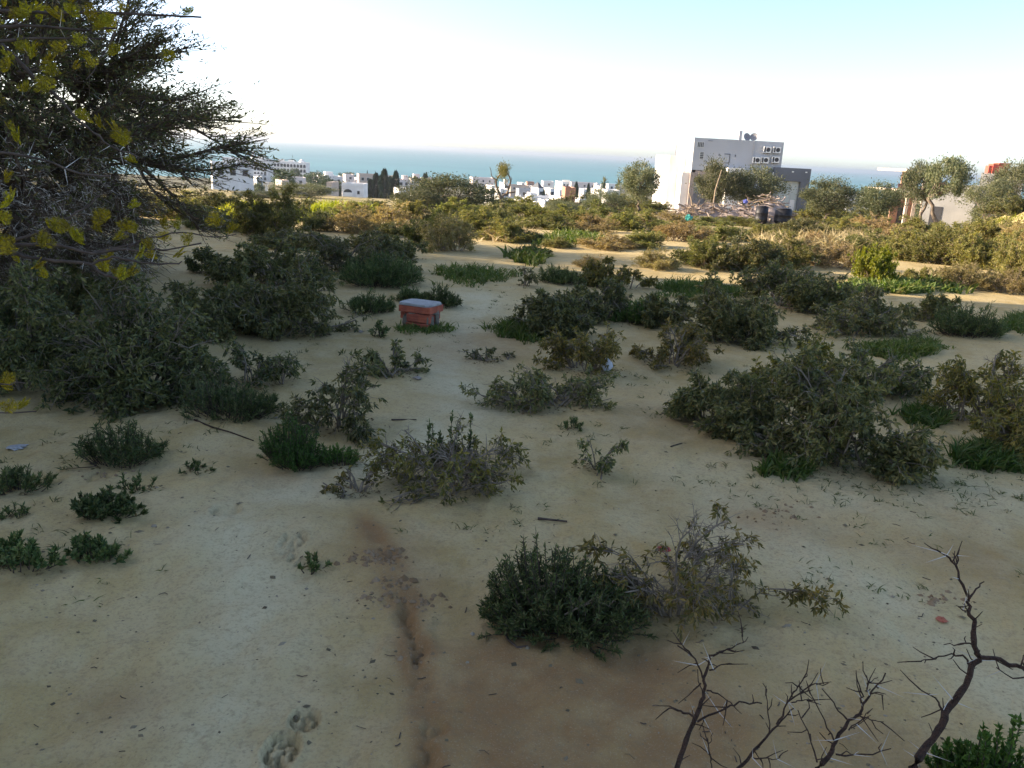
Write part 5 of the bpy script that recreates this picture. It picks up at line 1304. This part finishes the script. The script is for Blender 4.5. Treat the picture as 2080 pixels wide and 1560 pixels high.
def hotel():
    d = 560.0; pc = at(536, 326, d); z = float(gz(pc[0], pc[1])[0]); h = pc[2] - z; w = 164 * d / F
    e = thing('hotel', 'long white seaside hotel with rows of arched openings and small roof domes', 'hotel', (pc[0], pc[1], z - .5), None, (0, 0, R_(1)))
    h += .5; X = w / 2
    shell([(-X, X * .1, 0, 12, 0, h + .8), (X * .1 + .05, X, 1.0, 12, 0, h)], 'white_wall', e, parapet=.6, th=.3)
    # arched opening, shared mesh
    n = 8; pts = [(-.8, 0), (.8, 0)] + [(.8 * math.cos(math.pi * i / n), 1.25 + .8 * math.sin(math.pi * i / n)) for i in range(n + 1)]
    V = np.array([(x, -.05, y) for x, y in pts] + [(0, -.05, .9)]); N = len(pts)
    pane = mesh_np('arched_opening', [(V, np.array([[i, (i + 1) % N, N] for i in range(N)]), 0)], [MT['glass']])
    for r in range(4):
        zz = h - 3.4 - r * 3.1
        if zz < .5: break
        x = -X + 2.0
        while x < X - 1.0:
            if not (X * .02 < x < X * .18): link('window', pane, e, loc=(x, (0 if x < X * .1 else 1.0), zz))
            x += 2.15
    for r in range(1, 4):
        zz = h - 3.75 - (r - 1) * 3.1
        bxs('balcony', [(-X + .5, X * .02, -.45, -.004, zz - .05, zz + .25), (X * .17, X - .3, .55, .996, zz - .05, zz + .25)], 'white_wall', e)
    link('dome', DOME, e, loc=(X * .87, 5, h - .6), scale=(2.2, 2.2, 2.6)); link('dome', CONE, e, loc=(-X * .30, 5, h + .2), scale=(2.0, 2.0, 6.0))
    bxs('roof_room', [(-X * .22, -X * .05, 3, 8, h + .2, h + 2.6), (X * .3, X * .42, 4, 8, h - .6, h + 1.2), (X * .55, X * .66, 4, 8, h - .6, h + 1.0)], 'white_wall', e)
    bxs('arcade', [(-X - 3, -X * .02, -6, -.5, 0, 5.2)], 'white_wall', e)
hotel()

def post(label, px, ytop, d, group=None):
    p = at(px, ytop, d); z = float(gz(p[0], p[1])[0]); h = p[2] - z
    e = thing('lamp_post', label, 'post', (p[0], p[1], z), group)
    bxs('shaft', [(-.12, .12, -.12, .12, -.2, h - .5)], 'white_wall', e)
    V = np.array([[-.12, -.12, h - .5], [.12, -.12, h - .5], [.12, .12, h - .5], [-.12, .12, h - .5], [-.34, -.34, h], [.34, -.34, h], [.34, .34, h], [-.34, .34, h]])
    link('head', mesh_np('flared_head', [(V, BOXF, 0)], [MT['white_wall']]), e)
post('white post with a flared top right of the thorn tree', 541, 370, 110)

# ------------------------------------------------------------------ the villa
def villa():
    d = 90.0; s = d / F / 8.0           # metres per pixel of the eightfold enlargement
    c = at(1397, 425, d); z = float(gz(c[0], c[1])[0])
    roof = at(1408, 279, d)[2] - z
    e = thing('villa', 'modern grey and white villa with dark grey right wing and roof dishes', 'villa', (c[0], c[1], z - .4))
    roof += .4
    up = roof - 3.25          # underside of the upper storey
    shell([(0, 9.25, 0, 9, up, roof)], 'villa_grey', e, 'upper_storey', parapet=.25)
    shell([(-.03, .12, -.03, 9.6, up + .01, roof + .03)], 'white_wall', e, 'side_wall', parapet=.02, th=.02) if False else None
    bxs('side_wall', [(-.10, -.003, -.02, 9.4, up - .25, roof + .05)], 'white_wall', e)
    # white lower volumes on the left
    shell([(-1.9, -.11, 3.2, 13.0, 0, roof - 1.9)], 'white_wall', e, 'side_block', parapet=.25)
    bxs('side_wall', [(-.9, -.105, .5, 3.19, 0, up - .3)], 'white_wall', e)
    # ground storey: brown pier, lintel, recessed wall
    bxs('pier', [(-.09, .38, .02, 1.2, 0, up - .27), (1.85, 2.25, .05, 1.0, 0, up - .7)], 'brown_wall', e)
    bxs('lintel', [(.385, 2.6, .06, 1.0, up - .68, up - .05)], 'brown_wall', e)
    bxs('ground_wall', [(.385, 7.6, 1.3, 8.6, 0, up - .004)], 'grey_wall', e)
    window(e, 1.1, up - 1.75, 1.25, 1.35, y=1.29, pane='pale_glass')
    bxs('garden_wall', [(.2, 2.4, -.9, -.72, 0, 1.5)], 'tan_wall', e)
    # white box lit on its flank, grey box beside it
    bxs('white_box', [(3.45, 5.15, -1.3, 1.29, 0, up + .42)], 'white_wall', e)
    bxs('porch', [(5.17, 7.25, -.6, 1.28, 0, up + .20)], 'villa_grey', e)
    panel('vent_block', 'white_metal', e, (7.35, -.75, up + .32), (.42, .3, .42))
    # louvre strip
    lv = bxs('louvre_screen', [(7.56, 8.32, -.5, -.3, up - 1.9, up + .55)], 'dark_grey', e)
    for i in range(6): panel('slat', 'louvre', lv, (7.63 + i * .125, -.545, up - .83), (.055, .08, 2.1))
    bxs('downpipe', [(8.36, 8.46, -.45, -.35, .2, up + .2)], 'white_metal', e)
    # dark grey right wing: frame round a recess
    wt = up + .72
    bxs('wing_frame', [(8.48, 12.35, -.35, 0.9, wt - 1.35, wt), (11.45, 12.35, -.35, .9, 0, wt - 1.352), (8.48, 8.75, -.35, .9, 0, wt - 1.352)], 'dark_grey', e)
    bxs('wing_body', [(8.5, 12.33, .904, 9, 0, wt - .1)], 'dark_grey', e)
    bxs('recess_wall', [(8.76, 11.44, .15, .9, 0, wt - 1.356)], 'pale_glass', e)
    for x in (9.7, 10.6, 11.3): panel('mullion', 'frame', e, (x, .12, (wt - 1.36) / 2), (.06, .06, wt - 1.4))
    panel('door', 'white_metal', e, (10.95, .11, 1.3), (.5, .06, 2.6))
    for x, zz in ((10.45, wt - .38), (11.85, wt - .36), (11.95, wt - 2.2), (11.98, wt - 2.6)): panel('wall_lamp', 'white_metal', e, (x, -.40, zz), (.18, .1, .12))
    # windows of the upper storey
    f = window(e, .62, roof - .68, .75, .6); [panel('bar', 'frame', f, (.45 + i * .17, -.035, roof - .68), (.04, .03, .5)) for i in range(3)]
    f = window(e, .85, roof - 1.78, .48, .82); [panel('bar', 'frame', f, (.85, -.035, roof - 2.05 + i * .18), (.4, .03, .04)) for i in range(4)]
    dr = bxs('recess', [(3.2, 3.82, -.06, .02, roof - 1.52, roof - 1.45), (3.74, 3.82, -.06, .02, roof - 2.35, roof - 1.525), (3.2, 3.74, -.06, .02, roof - 2.42, roof - 2.352)], 'dark_grey', e); panel('pane', 'grey_wall', dr, (3.46, -.008, roof - 1.94), (.54, .03, .82))  # dark bars stand in for the shadow lines round the door recess
    for x in (2.65, 4.35): panel('scupper', 'fan_dark', e, (x, -.02, roof - 1.6), (.06, .06, .2))
    panel('coping', 'dark_grey', e, (1.6, -.02, roof - .25), (.5, .05, .05))
    bxs('rain_pipe', [(6.12, 6.19, -.07, -.004, up + .05, roof - .02)], 'grey_wall', e)
    # cooling units
    def ring(r0, n=16):
        return [(r0 * math.cos(i * 2 * math.pi / n), r0 * math.sin(i * 2 * math.pi / n)) for i in range(n)]
    V = np.array([(x, 0, y) for x, y in ring(.22)] + [(0, 0, 0)]); fan = mesh_np('fan_grille', [(V, np.array([[i, (i + 1) % 16, 16] for i in range(16)]), 0)], [MT['fan_dark']])
    labs = ['upper left cooling unit', 'upper right cooling unit', 'lower left cooling unit', 'lower middle cooling unit', 'lower right cooling unit']
    for i, (x, y) in enumerate([(1340, 345), (1490, 350), (1180, 500), (1310, 500), (1475, 495)]):
        u = (x - 225) * s + (y - 190) * s * .09; v = roof - ((y - 155) - (x - 225) * .058) * s
        ac = bxs('cooling_unit', [(u - .42, u + .34, -.38, -.06, v - .32, v + .32)], 'white_metal', e, label=labs[i])
        link('fan', fan, ac, loc=(u + .04, -.384, v)); panel('bracket', 'fan_dark', ac, (u, -.2, v - .345), (.7, .36, .04)); panel('coil_side', 'fan_dark', ac, (u - .30, -.383, v), (.16, .01, .5))
    # roof: flue and two dishes
    bxs('flue', [(4.75, 5.05, 1.0, 1.3, roof - .25, roof + .95)], 'villa_grey', e)
    n = 14; V = [(0, .10, 0)]; 
    for rr, yy in ((.18, .085), (.32, .04), (.42, 0)): V += [(rr * math.cos(i * 2 * math.pi / n), yy, rr * math.sin(i * 2 * math.pi / n)) for i in range(n)]
    Fc = [[0, 1 + (i + 1) % n, 1 + i] for i in range(n)]; T4 = []
    for k in range(2):
        for i in range(n): T4.append([1 + k * n + i, 1 + k * n + (i + 1) % n, 1 + (k + 1) * n + (i + 1) % n, 1 + (k + 1) * n + i])
    dish = mesh_np('dish', [(np.array(V), np.array(Fc), 0), (np.array(V), np.array(T4), 0)], [MT['dish']], smooth=(0, 1))
    for i, u in enumerate((5.55, 6.25)):
        o = link('satellite_dish', dish, e, loc=(u, .8, roof + .36 + .04 * i), rot=(R_(-18), 0, R_(20 - 45 * i)), label=['left satellite dish on the villa roof', 'right satellite dish on the villa roof'][i])
        bxs('mast', [(u - .03, u + .03, .86, .92, roof - .25, roof + .3)], 'fan_dark', e)
    P = at(1371, 318, 96) - np.array(e.location); T_ = at(1376, 288, 96) - np.array(e.location)
    link('antenna', mesh_np('antenna', [(*tubes(np.array([P - [0, 0, .6], P, T_]), np.array([.02, .02, .012]), 5), 0), (*tubes(np.array([P + [.25, 0, -.6], P + [.25, 0, 0], T_ + [.2, 0, 0]]), np.array([.02, .02, .012]), 5), 0)], [MT['rust_rail']]), e)
villa()

# ------------------------------------------------------------------ unfinished house, concrete house and red hut on the right
def right_houses():
    d = 78.0
    def L(px, py): return at(px, py, d)
    g = L(1845, 420); z = float(gz(g[0], g[1])[0])
    e = thing('unfinished_house', 'unfinished house with flat roof slab, columns and rust-red balcony', 'house', (g[0], g[1], z - .3))
    o = np.array([g[0], g[1], z - .3])
    def loc(px, py): return at(px, py, d) - o
    a = loc(1838, 343); b = loc(1876, 348); rz = a[2]
    bxs('roof_slab', [(a[0], b[0] + 2.2, -.5, 6, rz - .22, rz)], 'tan_wall', e)
    a2 = loc(1817, 384); b2 = loc(1846, 386); fz = a2[2]
    bxs('floor_slab', [(a2[0], b[0] + 2, -.6, 6, fz - .2, fz)], 'tan_wall', e)
    rl = bxs('railing', [(a2[0], b2[0], -.58, -.54, fz + .42, fz + .5), (a2[0], b2[0], -.58, -.54, fz + .03, fz + .09)], 'rust_rail', e)
    n = 14
    for i in range(n): panel('bar', 'rust_rail', rl, (a2[0] + (i + .5) * (b2[0] - a2[0]) / n, -.56, fz + .26), (.07, .03, .34))
    for px in (1842, 1858, 1876):
        q = loc(px, 400); bxs('column', [(q[0] - .12, q[0] + .12, -.3, -.05, 0, fz - .2), (q[0] - .11, q[0] + .11, .3, .52, fz, rz - .22)], 'tan_wall', e)
    q0 = loc(1828, 400)[0]; q1 = loc(1880, 400)[0]
    bxs('back_wall', [(q0, q1, 1.6, 1.8, 0, fz - .2), (q0 + 1, q1, 2.5, 2.7, fz, rz - .22)], 'brick_wall', e)
    panel('doorway', 'fan_dark', e, ((q0 + q1) / 2, 1.57, 1.0), (.9, .06, 2.0))
    # stair stringer
    q = loc(1862, 408); r = loc(1878, 398)
    V = np.array([[q[0], -.9, q[2] - .25], [r[0], -.9, r[2] - .25], [r[0], -.2, r[2] - .25], [q[0], -.2, q[2] - .25], [q[0], -.9, q[2]], [r[0], -.9, r[2]], [r[0], -.2, r[2]], [q[0], -.2, q[2]]])
    link('stair', mesh_np('stair', [(V, BOXF, 0)], [MT['tan_wall']]), e)
    d2 = 74.0
    g = at(1925, 420, d2); z = float(gz(g[0], g[1])[0]); o2 = np.array([g[0], g[1], z - .3])
    e2 = thing('concrete_house', 'plain grey concrete house behind the two olive trees on the right', 'house', o2, None, (0, 0, R_(-30)))
    k2 = d2 / math.cos(R_(28)) / F
    x0 = (1884 - 1925) * k2; x1 = (2030 - 1925) * k2; t1 = (at(1920, 374, d2) - o2)[2]; t2 = (at(1990, 351, d2) - o2)[2]
    xm = (1966 - 1925) * k2
    shell([(x0, xm, 0, 7, 0, t1), (xm + .01, x1, .3, 7, 0, t2)], 'concrete', e2, parapet=.15)
    window(e2, (xm + x1) / 2, t2 - 1.2, 1.0, .9, y=.3)
    panel('door', 'fan_dark', e2, (x0 + 1.2, -.02, 1.3), (.9, .06, 2.0))
    # red hut on its roof
    h0 = np.array(o2) + np.array([math.cos(R_(-30)) * (1992 - 1925) * k2 + math.sin(R_(30)) * 1.5, math.sin(R_(-30)) * (1992 - 1925) * k2 + math.cos(R_(30)) * 1.5, 0]); e3 = thing('rooftop_hut', 'small red-painted hut on the roof of the grey concrete house', 'hut', (h0[0], h0[1], o2[2] + t2 - .15), None, (0, 0, R_(-8)))
    hw = 36 * d2 / F / 2
    top = at(1992, 331, h0[1])[2] - (o2[2] + t2 - .15)
    bxs('wall', [(-hw * .75, hw * .85, 0, 1.1, 0, top)], 'red_paint', e3)
    bxs('roof', [(-hw * .2, hw * .95, -.06, 1.16, top + .002, top + .09)], 'red_paint', e3)
    bxs('lean_to', [(-hw * 1.1, -hw * .76, .1, .9, 0, top * .82)], 'red_paint', e3)
    panel('door', 'rust_rail', e3, (hw * .1, -.015, .35), (.3, .05, .6))
right_houses()

# unseen house added past the left edge so its shadow covers the foreground
def shade_house():
    e = thing('house', 'tall plain house added unseen beyond the left edge, casting the foreground into shade', 'house', (-11.0, -3.1, -.4))
    shell([(-9, 0, 0, 16.0, 0, 7.5), (-9, 0, -14, -.02, 0, 6.0)], 'tan_wall', e, parapet=.9)
    for y in (3, 7, 11): window(e, y, 5.4, 1.2, 1.4, y=.0, axis='x') if False else None
    for i, y in enumerate((2.5, 6.5, 10.5, 14)):
        for zz in (2.0, 5.2): panel('window', 'glass', e, (.01, y, zz), (.06, 1.2, 1.4))
shade_house()
OLB = OL  # two unseen trees added below to break up the far shadow edge
put_plant('olive_tree', OL[1], 'olive tree added beside the shading house, unseen beyond the left edge', 'tree', onground(-11.6, 14.6), None, 0, (3.4, 3.4, 4.9), sub=('trunk', 'crown'))
put_plant('olive_tree', OL[2], 'second olive tree added behind the shading house, unseen beyond the left edge', 'tree', onground(-14.2, 15.2), None, 1, (3.6, 3.6, 5.2), sub=('trunk', 'crown'))

# ------------------------------------------------------------------ brush pile and rubbish before the villa
def brush_pile():
    rng = np.random.RandomState(900); D = 46.0
    c = at(1480, 436, D); c[2] = float(gz(c[0], c[1])[0])
    e = thing('brush_pile', 'long heap of cut branches and rubble in front of the villa', 'brush pile', c)
    half = 128 * D / F
    top = at(1500, 390, D)[2] - c[2]
    n = 820
    x = rng.uniform(-1, 1, n) * half; prof = np.interp(x / half, [-1, -.75, -.4, -.1, .3, .6, .85, 1], [.12, .45, .62, .55, .85, 1.0, .8, .3]) * top
    y = rng.normal(0, .75, n); z = prof * rng.uniform(0, 1, n) ** .8 * np.exp(-(y / 1.3) ** 2)
    a = rng.uniform(0, 6.28, n); L = rng.uniform(.2, 1.0, n); up = rng.normal(0, .3, n)
    dv = np.stack([np.cos(a), np.sin(a) * .6, up], 1)
    t = np.linspace(-.5, .5, 4)
    P = np.stack([x, y, z + .08], 1)[:, None] + dv[:, None] * (L[:, None] * t)[..., None] + rng.normal(0, .03, (n, 4, 3))
    P[..., 2] = np.maximum(P[..., 2], 0)
    m1 = rng.rand(n) < .5
    r = rng.uniform(.010, .048, (n, 1)) * np.linspace(1, .5, 4)
    link('cut_branches', mesh_np('cut_branches', [(*tubes(P[m1], r[m1], 5), 0), (*tubes(P[~m1], r[~m1], 5), 1)], [MT['twig_pale'], MT['brown_wall']], smooth=(0, 1)), e, kind='stuff')
    # soil and rubble core
    nx, ny = 40, 12; X, Y = np.meshgrid(np.linspace(-1, 1, nx), np.linspace(-1, 1, ny))
    pz = np.interp(X, [-1, -.75, -.4, -.1, .3, .6, .85, 1], [0, .3, .42, .38, .62, .75, .6, 0]) * top * np.clip(1 - Y ** 2, 0, 1) * (1 + .5 * vnoise(X * 9, Y * 5)) - .05
    V = np.stack([X * half, Y * 1.4, pz], -1).reshape(-1, 3); idx = np.arange(nx * ny).reshape(ny, nx)
    link('rubble_core', mesh_np('rubble_core', [(V, np.stack([idx[:-1, :-1], idx[:-1, 1:], idx[1:, 1:], idx[1:, :-1]], -1).reshape(-1, 4), 0)], [MT['brown_wall']], smooth=(0,)), e)
    o = np.array([[1, 0, 0], [0, 1, 0], [-1, 0, 0], [0, -1, 0], [0, 0, .7], [0, 0, -.7]], float); f = np.array([[0, 1, 4], [1, 2, 4], [2, 3, 4], [3, 0, 4], [1, 0, 5], [2, 1, 5], [3, 2, 5], [0, 3, 5]])
    rub = mesh_np('rubble_stone', [(o, f, 0)], [MT['stone']])
    for i in range(34):
        xx = rng.uniform(-.9, .9); s = rng.uniform(.05, .14)
        link('stone', rub, e, loc=(xx * half, rng.uniform(-1.5, -.6), s * .3 + rng.uniform(0, .3) * top), scale=(s, s * .8, s * .7), rot=(rng.uniform(0, 1), rng.uniform(0, 1), rng.uniform(0, 6)))
    # long leaning poles
    for lab, p0, p1, bend in (('tall curved pole standing out of the brush pile', (1447, 425), (1466, 345), -3), ('straight leaning stick at the left of the brush pile', (1413, 425), (1428, 392), 0), ('thin stick at the far left of the brush pile', (1410, 425), (1399, 388), 0)):
        A = at(*p0, D); B = at(*p1, D + .4); Mm = at((p0[0] + p1[0]) / 2 + bend, (p0[1] + p1[1]) / 2, D + .2); A[2] = min(A[2], c[2] + .2)
        link('pole', mesh_np('pole', [(*tubes(np.array([A, Mm, B]) - A, np.array([.05, .04, .025]), 6), 0)], [MT['twig_pale']], smooth=(0,)), loc=A, label=lab, cat='pole')
    # black drums
    for lab, px, py, w, h in (('narrower black plastic drum standing before the brush pile, left of two', 1546, 442, 24, 22), ('wide black plastic drum at the right end of the brush pile', 1590, 443, 32, 18)):
        q = at(px, py, D - 1.6); q[2] = float(gz(q[0], q[1])[0]); rw = w * D / F / 2; hh = max(at(px, py - h, D - 1.6)[2] - q[2], .4)
        dr = thing('drum', lab, 'drum', q)
        P = np.array([[0, 0, 0], [0, 0, .01], [0, 0, hh * .33], [0, 0, hh * .36], [0, 0, hh * .39], [0, 0, hh * .66], [0, 0, hh * .69], [0, 0, hh * .72], [0, 0, hh - .01], [0, 0, hh]])
        link('body', mesh_np('drum_body', [(*tubes(P, np.array([.02, rw, rw, rw * 1.05, rw, rw, rw * 1.05, rw, rw * .96, .02]), 14), 0)], [MT['black_plastic']], smooth=(0,)), dr)
        link('lid', mesh_np('drum_lid', [(*tubes(np.array([[0, 0, hh], [0, 0, hh + .01], [0, 0, hh + .04], [0, 0, hh + .05]]), np.array([.02, rw * .9, rw * .9, .02]), 14), 0)], [MT['black_plastic']], smooth=(0,)), dr)
brush_pile()

# ------------------------------------------------------------------ crumpled rubbish, stones and sticks
def crumple(name, label, cat, px, py, w, h, mat, seed, lift=0.0, loc=None, deep=.6):
    rng = np.random.RandomState(seed)
    g = place(px, py) if loc is None else np.array(loc, float)
    dep = float(np.dot(g - EYE, fwd)); rx = w * dep / F / 2; rz = h * dep / F / 2
    n, m = 14, 8; V = []
    for j in range(m + 1):
        a = -math.pi / 2 + math.pi * j / m
        for i in range(n):
            b = i * 2 * math.pi / n; k = 1 + rng.normal(0, .2)
            V.append((rx * math.cos(a) * math.cos(b) * k, rx * deep * math.cos(a) * math.sin(b) * k, rz * (1 + math.sin(a)) * (1 + rng.normal(0, .12))))
    idx = np.arange((m + 1) * n).reshape(m + 1, n); nx = np.roll(idx, -1, 1)
    Q = np.stack([idx[:-1], nx[:-1], nx[1:], idx[1:]], -1).reshape(-1, 4)
    g[2] += lift
    return link(name, mesh_np(name, [(np.array(V), Q, 0)], [MT[mat]]), loc=g, label=label, cat=cat)
crumple('plastic_bag', 'crumpled pale plastic bag caught in a shrub in mid picture', 'bag', 1232, 752, 22, 24, 'bag', 1)
crumple('plastic_bag', 'flattened pale bluish plastic bag on the sand at the left edge', 'bag', 34, 908, 34, 6, 'cap', 2, deep=.8)
crumple('wrapper', 'red wrapper caught in the grey twiggy foreground shrub', 'wrapper', 1345, 1150, 30, 9, 'wrapper', 3, lift=.05)
crumple('pottery_shard', 'terracotta shard lying on the sand at the right', 'shard', 1912, 1264, 22, 4, 'terracotta', 4, deep=.9)
crumple('plastic_scrap', 'teal plastic scrap among the sunlit shrubs', 'scrap', 1395, 476, 14, 12, 'teal', 5, lift=.35)
crumple('plastic_scrap', 'blue plastic scrap on the brush pile', 'scrap', 1514, 412, 10, 8, 'blue_film', 6, loc=at(1514, 414, 45.2))
for i, (px, py, w, h, lab) in enumerate([(848, 772, 16, 7, 'small dark stone on the sand below the brick block'), (2012, 449, 16, 8, 'pale stone on the right bank, right of two'), (1990, 452, 11, 7, 'pale stone on the right bank, left of two'), (2045, 432, 9, 7, 'pale stone high on the right bank'), (1795, 418, 14, 8, 'pale rock among the dark bushes left of the unfinished house'),
                                         (1802, 430, 12, 8, 'white rock below the dark bushes left of the unfinished house'), (733, 678, 8, 5, 'white pebble left of the brick block'), (560, 850, 7, 5, 'grey pebble by the dark grassy mound')]):
    crumple('stone', lab, 'stone', px, py, w, h, 'stone', 20 + i, deep=.8)
def stick(label, pts, r, mat='twig_brown'):
    P = np.array([place(*p) for p in pts]); P[:, 2] += r
    n = 4; Q = np.concatenate([P[i] + (P[i + 1] - P[i]) * np.linspace(0, 1, n, endpoint=False)[:, None] for i in range(len(P) - 1)] + [P[-1:]])
    link('stick', mesh_np('stick', [(*tubes(Q - Q[0], r * np.linspace(1, .6, len(Q)), 6), 0)], [MT[mat]], smooth=(0,)), loc=Q[0], label=label, cat='stick')
stick('straight short stick on the sand above the dark foreground mound', [(1092, 1056), (1152, 1060)], .006)
stick('long curved dark stick at the foot of the dark grassy mound', [(395, 862), (430, 878), (470, 886), (515, 896)], .005, 'bark_dead')
stick('thin stick lying in the sand right of the loose tall shrub', [(795, 850), (846, 852)], .005)
stick('short dark hooked stick on the sand below the largest shrub', [(1830, 974), (1850, 975), (1857, 972)], .006, 'bark_dead')
stick('thin looping stem beside the dark foreground mound', [(1025, 1290), (1032, 1310), (1050, 1325), (1072, 1322)], .004)
stick('slanting thin twig stuck on the sand below the largest shrub', [(1362, 914), (1385, 904)], .004)

# soil clods kicked up along the rut
def clods():
    rng = np.random.RandomState(950)
    o = np.array([[1, 0, 0], [.3, .9, 0], [-.8, .5, 0], [-.7, -.6, 0], [.4, -.9, 0], [0, 0, .8], [.1, .1, -.4]], float)
    f = np.array([[i, (i + 1) % 5, 5] for i in range(5)] + [[(i + 1) % 5, i, 6] for i in range(5)])
    V = []; Fc = []; k = 0
    for zx, zy, sx, sy, n in ((745, 1142, 22, 7, 46), (800, 1140, 18, 8, 40), (770, 1150, 30, 8, 40), (805, 1195, 22, 10, 36), (835, 1225, 40, 9, 44), (760, 1218, 20, 6, 14), (850, 1340, 25, 12, 20), (1575, 1045, 40, 14, 60), (1900, 1215, 26, 10, 30), (200, 962, 26, 8, 24)):
        for _ in range(n):
            g = place(rng.normal(zx, sx), rng.normal(zy, sy)); s = rng.gamma(2.2, .0028) + .002
            a = rng.uniform(0, 6.28); R2 = np.array([[math.cos(a), -math.sin(a), 0], [math.sin(a), math.cos(a), 0], [0, 0, 1]])
            V.append((o * rng.uniform(.7, 1.2, o.shape)) @ R2.T * s + g); Fc.append(f + k); k += 7
    m = mat_leaf('clod_soil', [(0.22, 0.13, 0.07), (0.30, 0.19, 0.11), (0.36, 0.25, 0.16)], 0, .95)
    link('soil_clods', mesh_np('soil_clods', [(np.concatenate(V), np.concatenate(Fc), 0)], [m]), kind='stuff', label='crumbly orange soil clods along the rut', cat='soil')
clods()

# ------------------------------------------------------------------ the brick boundary block
def brick_block():
    g = place(850, 663)
    e = thing('brick_block', 'small block of red hollow bricks with a grey cement cap on the sand', 'block', g, None, (0, 0, R_(-20)))
    rng = np.random.RandomState(33)
    def brick(w, dp, h, grooves=4):
        """hollow brick: ridged long faces"""
        prof = []
        for i in range(grooves):
            z0 = h * i / grooves; z1 = h * (i + 1) / grooves
            prof += [(z0 + .001, 0), (z0 + .0045, .0035), (z1 - .0045, .0035), (z1 - .001, 0)]
        V = []; Q = []; n = len(prof)
        for z, o in prof: V += [(-w / 2, -dp / 2 - o, z), (w / 2, -dp / 2 - o, z), (w / 2, dp / 2 + o, z), (-w / 2, dp / 2 + o, z)]
        for i in range(n - 1):
            b = i * 4
            for k in range(4): Q.append((b + k, b + (k + 1) % 4, b + 4 + (k + 1) % 4, b + 4 + k))
        Q += [(3, 2, 1, 0), ((n - 1) * 4, (n - 1) * 4 + 1, (n - 1) * 4 + 2, (n - 1) * 4 + 3)]
        return mesh_np('hollow_brick', [(np.array(V), np.array(Q), 0)], [MT['clay']])
    B1 = brick(.215, .11, .075, 3); B2 = brick(.15, .12, .058, 2)
    D = [(B1, (.03, -.03, -.03), 0), (B1, (.035, -.028, .050), 2), (B1, (.02, .085, -.02), -2), (B1, (.03, .085, .06), 1), (B2, (-.075, -.025, .130), 3), (B2, (.078, -.027, .131), -1), (B2, (-.07, .095, .130), -2), (B2, (.083, .095, .130), 2), (B2, (-.085, .03, .06), 80)]
    for me, l, a in D: link('brick', me, e, loc=l, rot=(0, R_(rng.uniform(-1, 1)), R_(a)))
    def lump(c, s, seed):
        r = np.random.RandomState(seed); n, m = 10, 6; V = []
        for j in range(m + 1):
            a = -math.pi / 2 + math.pi * j / m
            for i in range(n): b = i * 6.283 / n; V.append((c[0] + s[0] * math.cos(a) * math.cos(b) * r.uniform(.75, 1.2), c[1] + s[1] * math.cos(a) * math.sin(b) * r.uniform(.75, 1.2), c[2] + s[2] * math.sin(a)))
        idx = np.arange((m + 1) * n).reshape(m + 1, n); nx = np.roll(idx, -1, 1)
        return np.array(V), np.stack([idx[:-1], nx[:-1], nx[1:], idx[1:]], -1).reshape(-1, 4)
    L = [lump((-.10, -.01, .03), (.045, .07, .09), 1), lump((-.03, -.078, .118), (.05, .012, .012), 2), lump((-.065, -.076, .08), (.014, .012, .035), 3), lump((.135, -.02, .05), (.014, .04, .075), 4), lump((.15, .05, .10), (.016, .03, .07), 5), lump((.03, .03, .123), (.14, .10, .010), 6), lump((.12, .09, .03), (.03, .04, .05), 7), lump((.02, .03, .06), (.09, .03, .06), 8), lump((.125, -.078, .06), (.012, .01, .06), 9)]
    link('mortar', mesh_np('mortar', [(*l, 0) for l in L], [MT['mortar']], smooth=tuple(range(len(L)))), e)
    # cap slab with worn corners
    pts = [(-.165, -.07), (-.15, -.095), (0, -.10), (.11, -.098), (.15, -.06), (.172, .12), (.14, .155), (-.10, .158), (-.15, .13), (-.17, .02)]
    n = len(pts); V = [(x * .93, y * .95, .190) for x, y in pts] + [(x * .945, y * .96, .203) for x, y in pts] + [(x * .91, y * .93, .211) for x, y in pts] + [(0, .03, .213), (0, .03, .190)]
    Q = [(i, (i + 1) % n, n + (i + 1) % n, n + i) for i in range(n)] + [(n + i, n + (i + 1) % n, 2 * n + (i + 1) % n, 2 * n + i) for i in range(n)]
    Tt = [(2 * n + i, 2 * n + (i + 1) % n, 3 * n) for i in range(n)] + [((i + 1) % n, i, 3 * n + 1) for i in range(n)]
    V = np.array(V); link('cap', mesh_np('cap', [(V, np.array(Q), 0), (V, np.array(Tt), 0)], [MT['cap']]), e)
brick_block()

# ------------------------------------------------------------------ the air over town and sea
def haze():
    m = bpy.data.materials.new('sea_haze'); m.use_nodes = True; nt = m.node_tree
    nt.nodes.remove(nt.nodes['Principled BSDF'])
    v = nt.nodes.new('ShaderNodeVolumePrincipled'); v.inputs['Color'].default_value = (0.93, 0.95, 0.97, 1); v.inputs['Density'].default_value = 0.00018; v.inputs['Anisotropy'].default_value = 0.72
    nt.links.new(v.outputs[0], nt.nodes['Material Output'].inputs['Volume'])
    me = mesh_np('haze', [(boxv(-11500, 11500, -80, 17500, -62, 14), BOXF, 0)], []); me.materials.append(m)
    link('haze', me, kind='stuff', label='thin sea haze over the town and water', cat='haze')
haze()
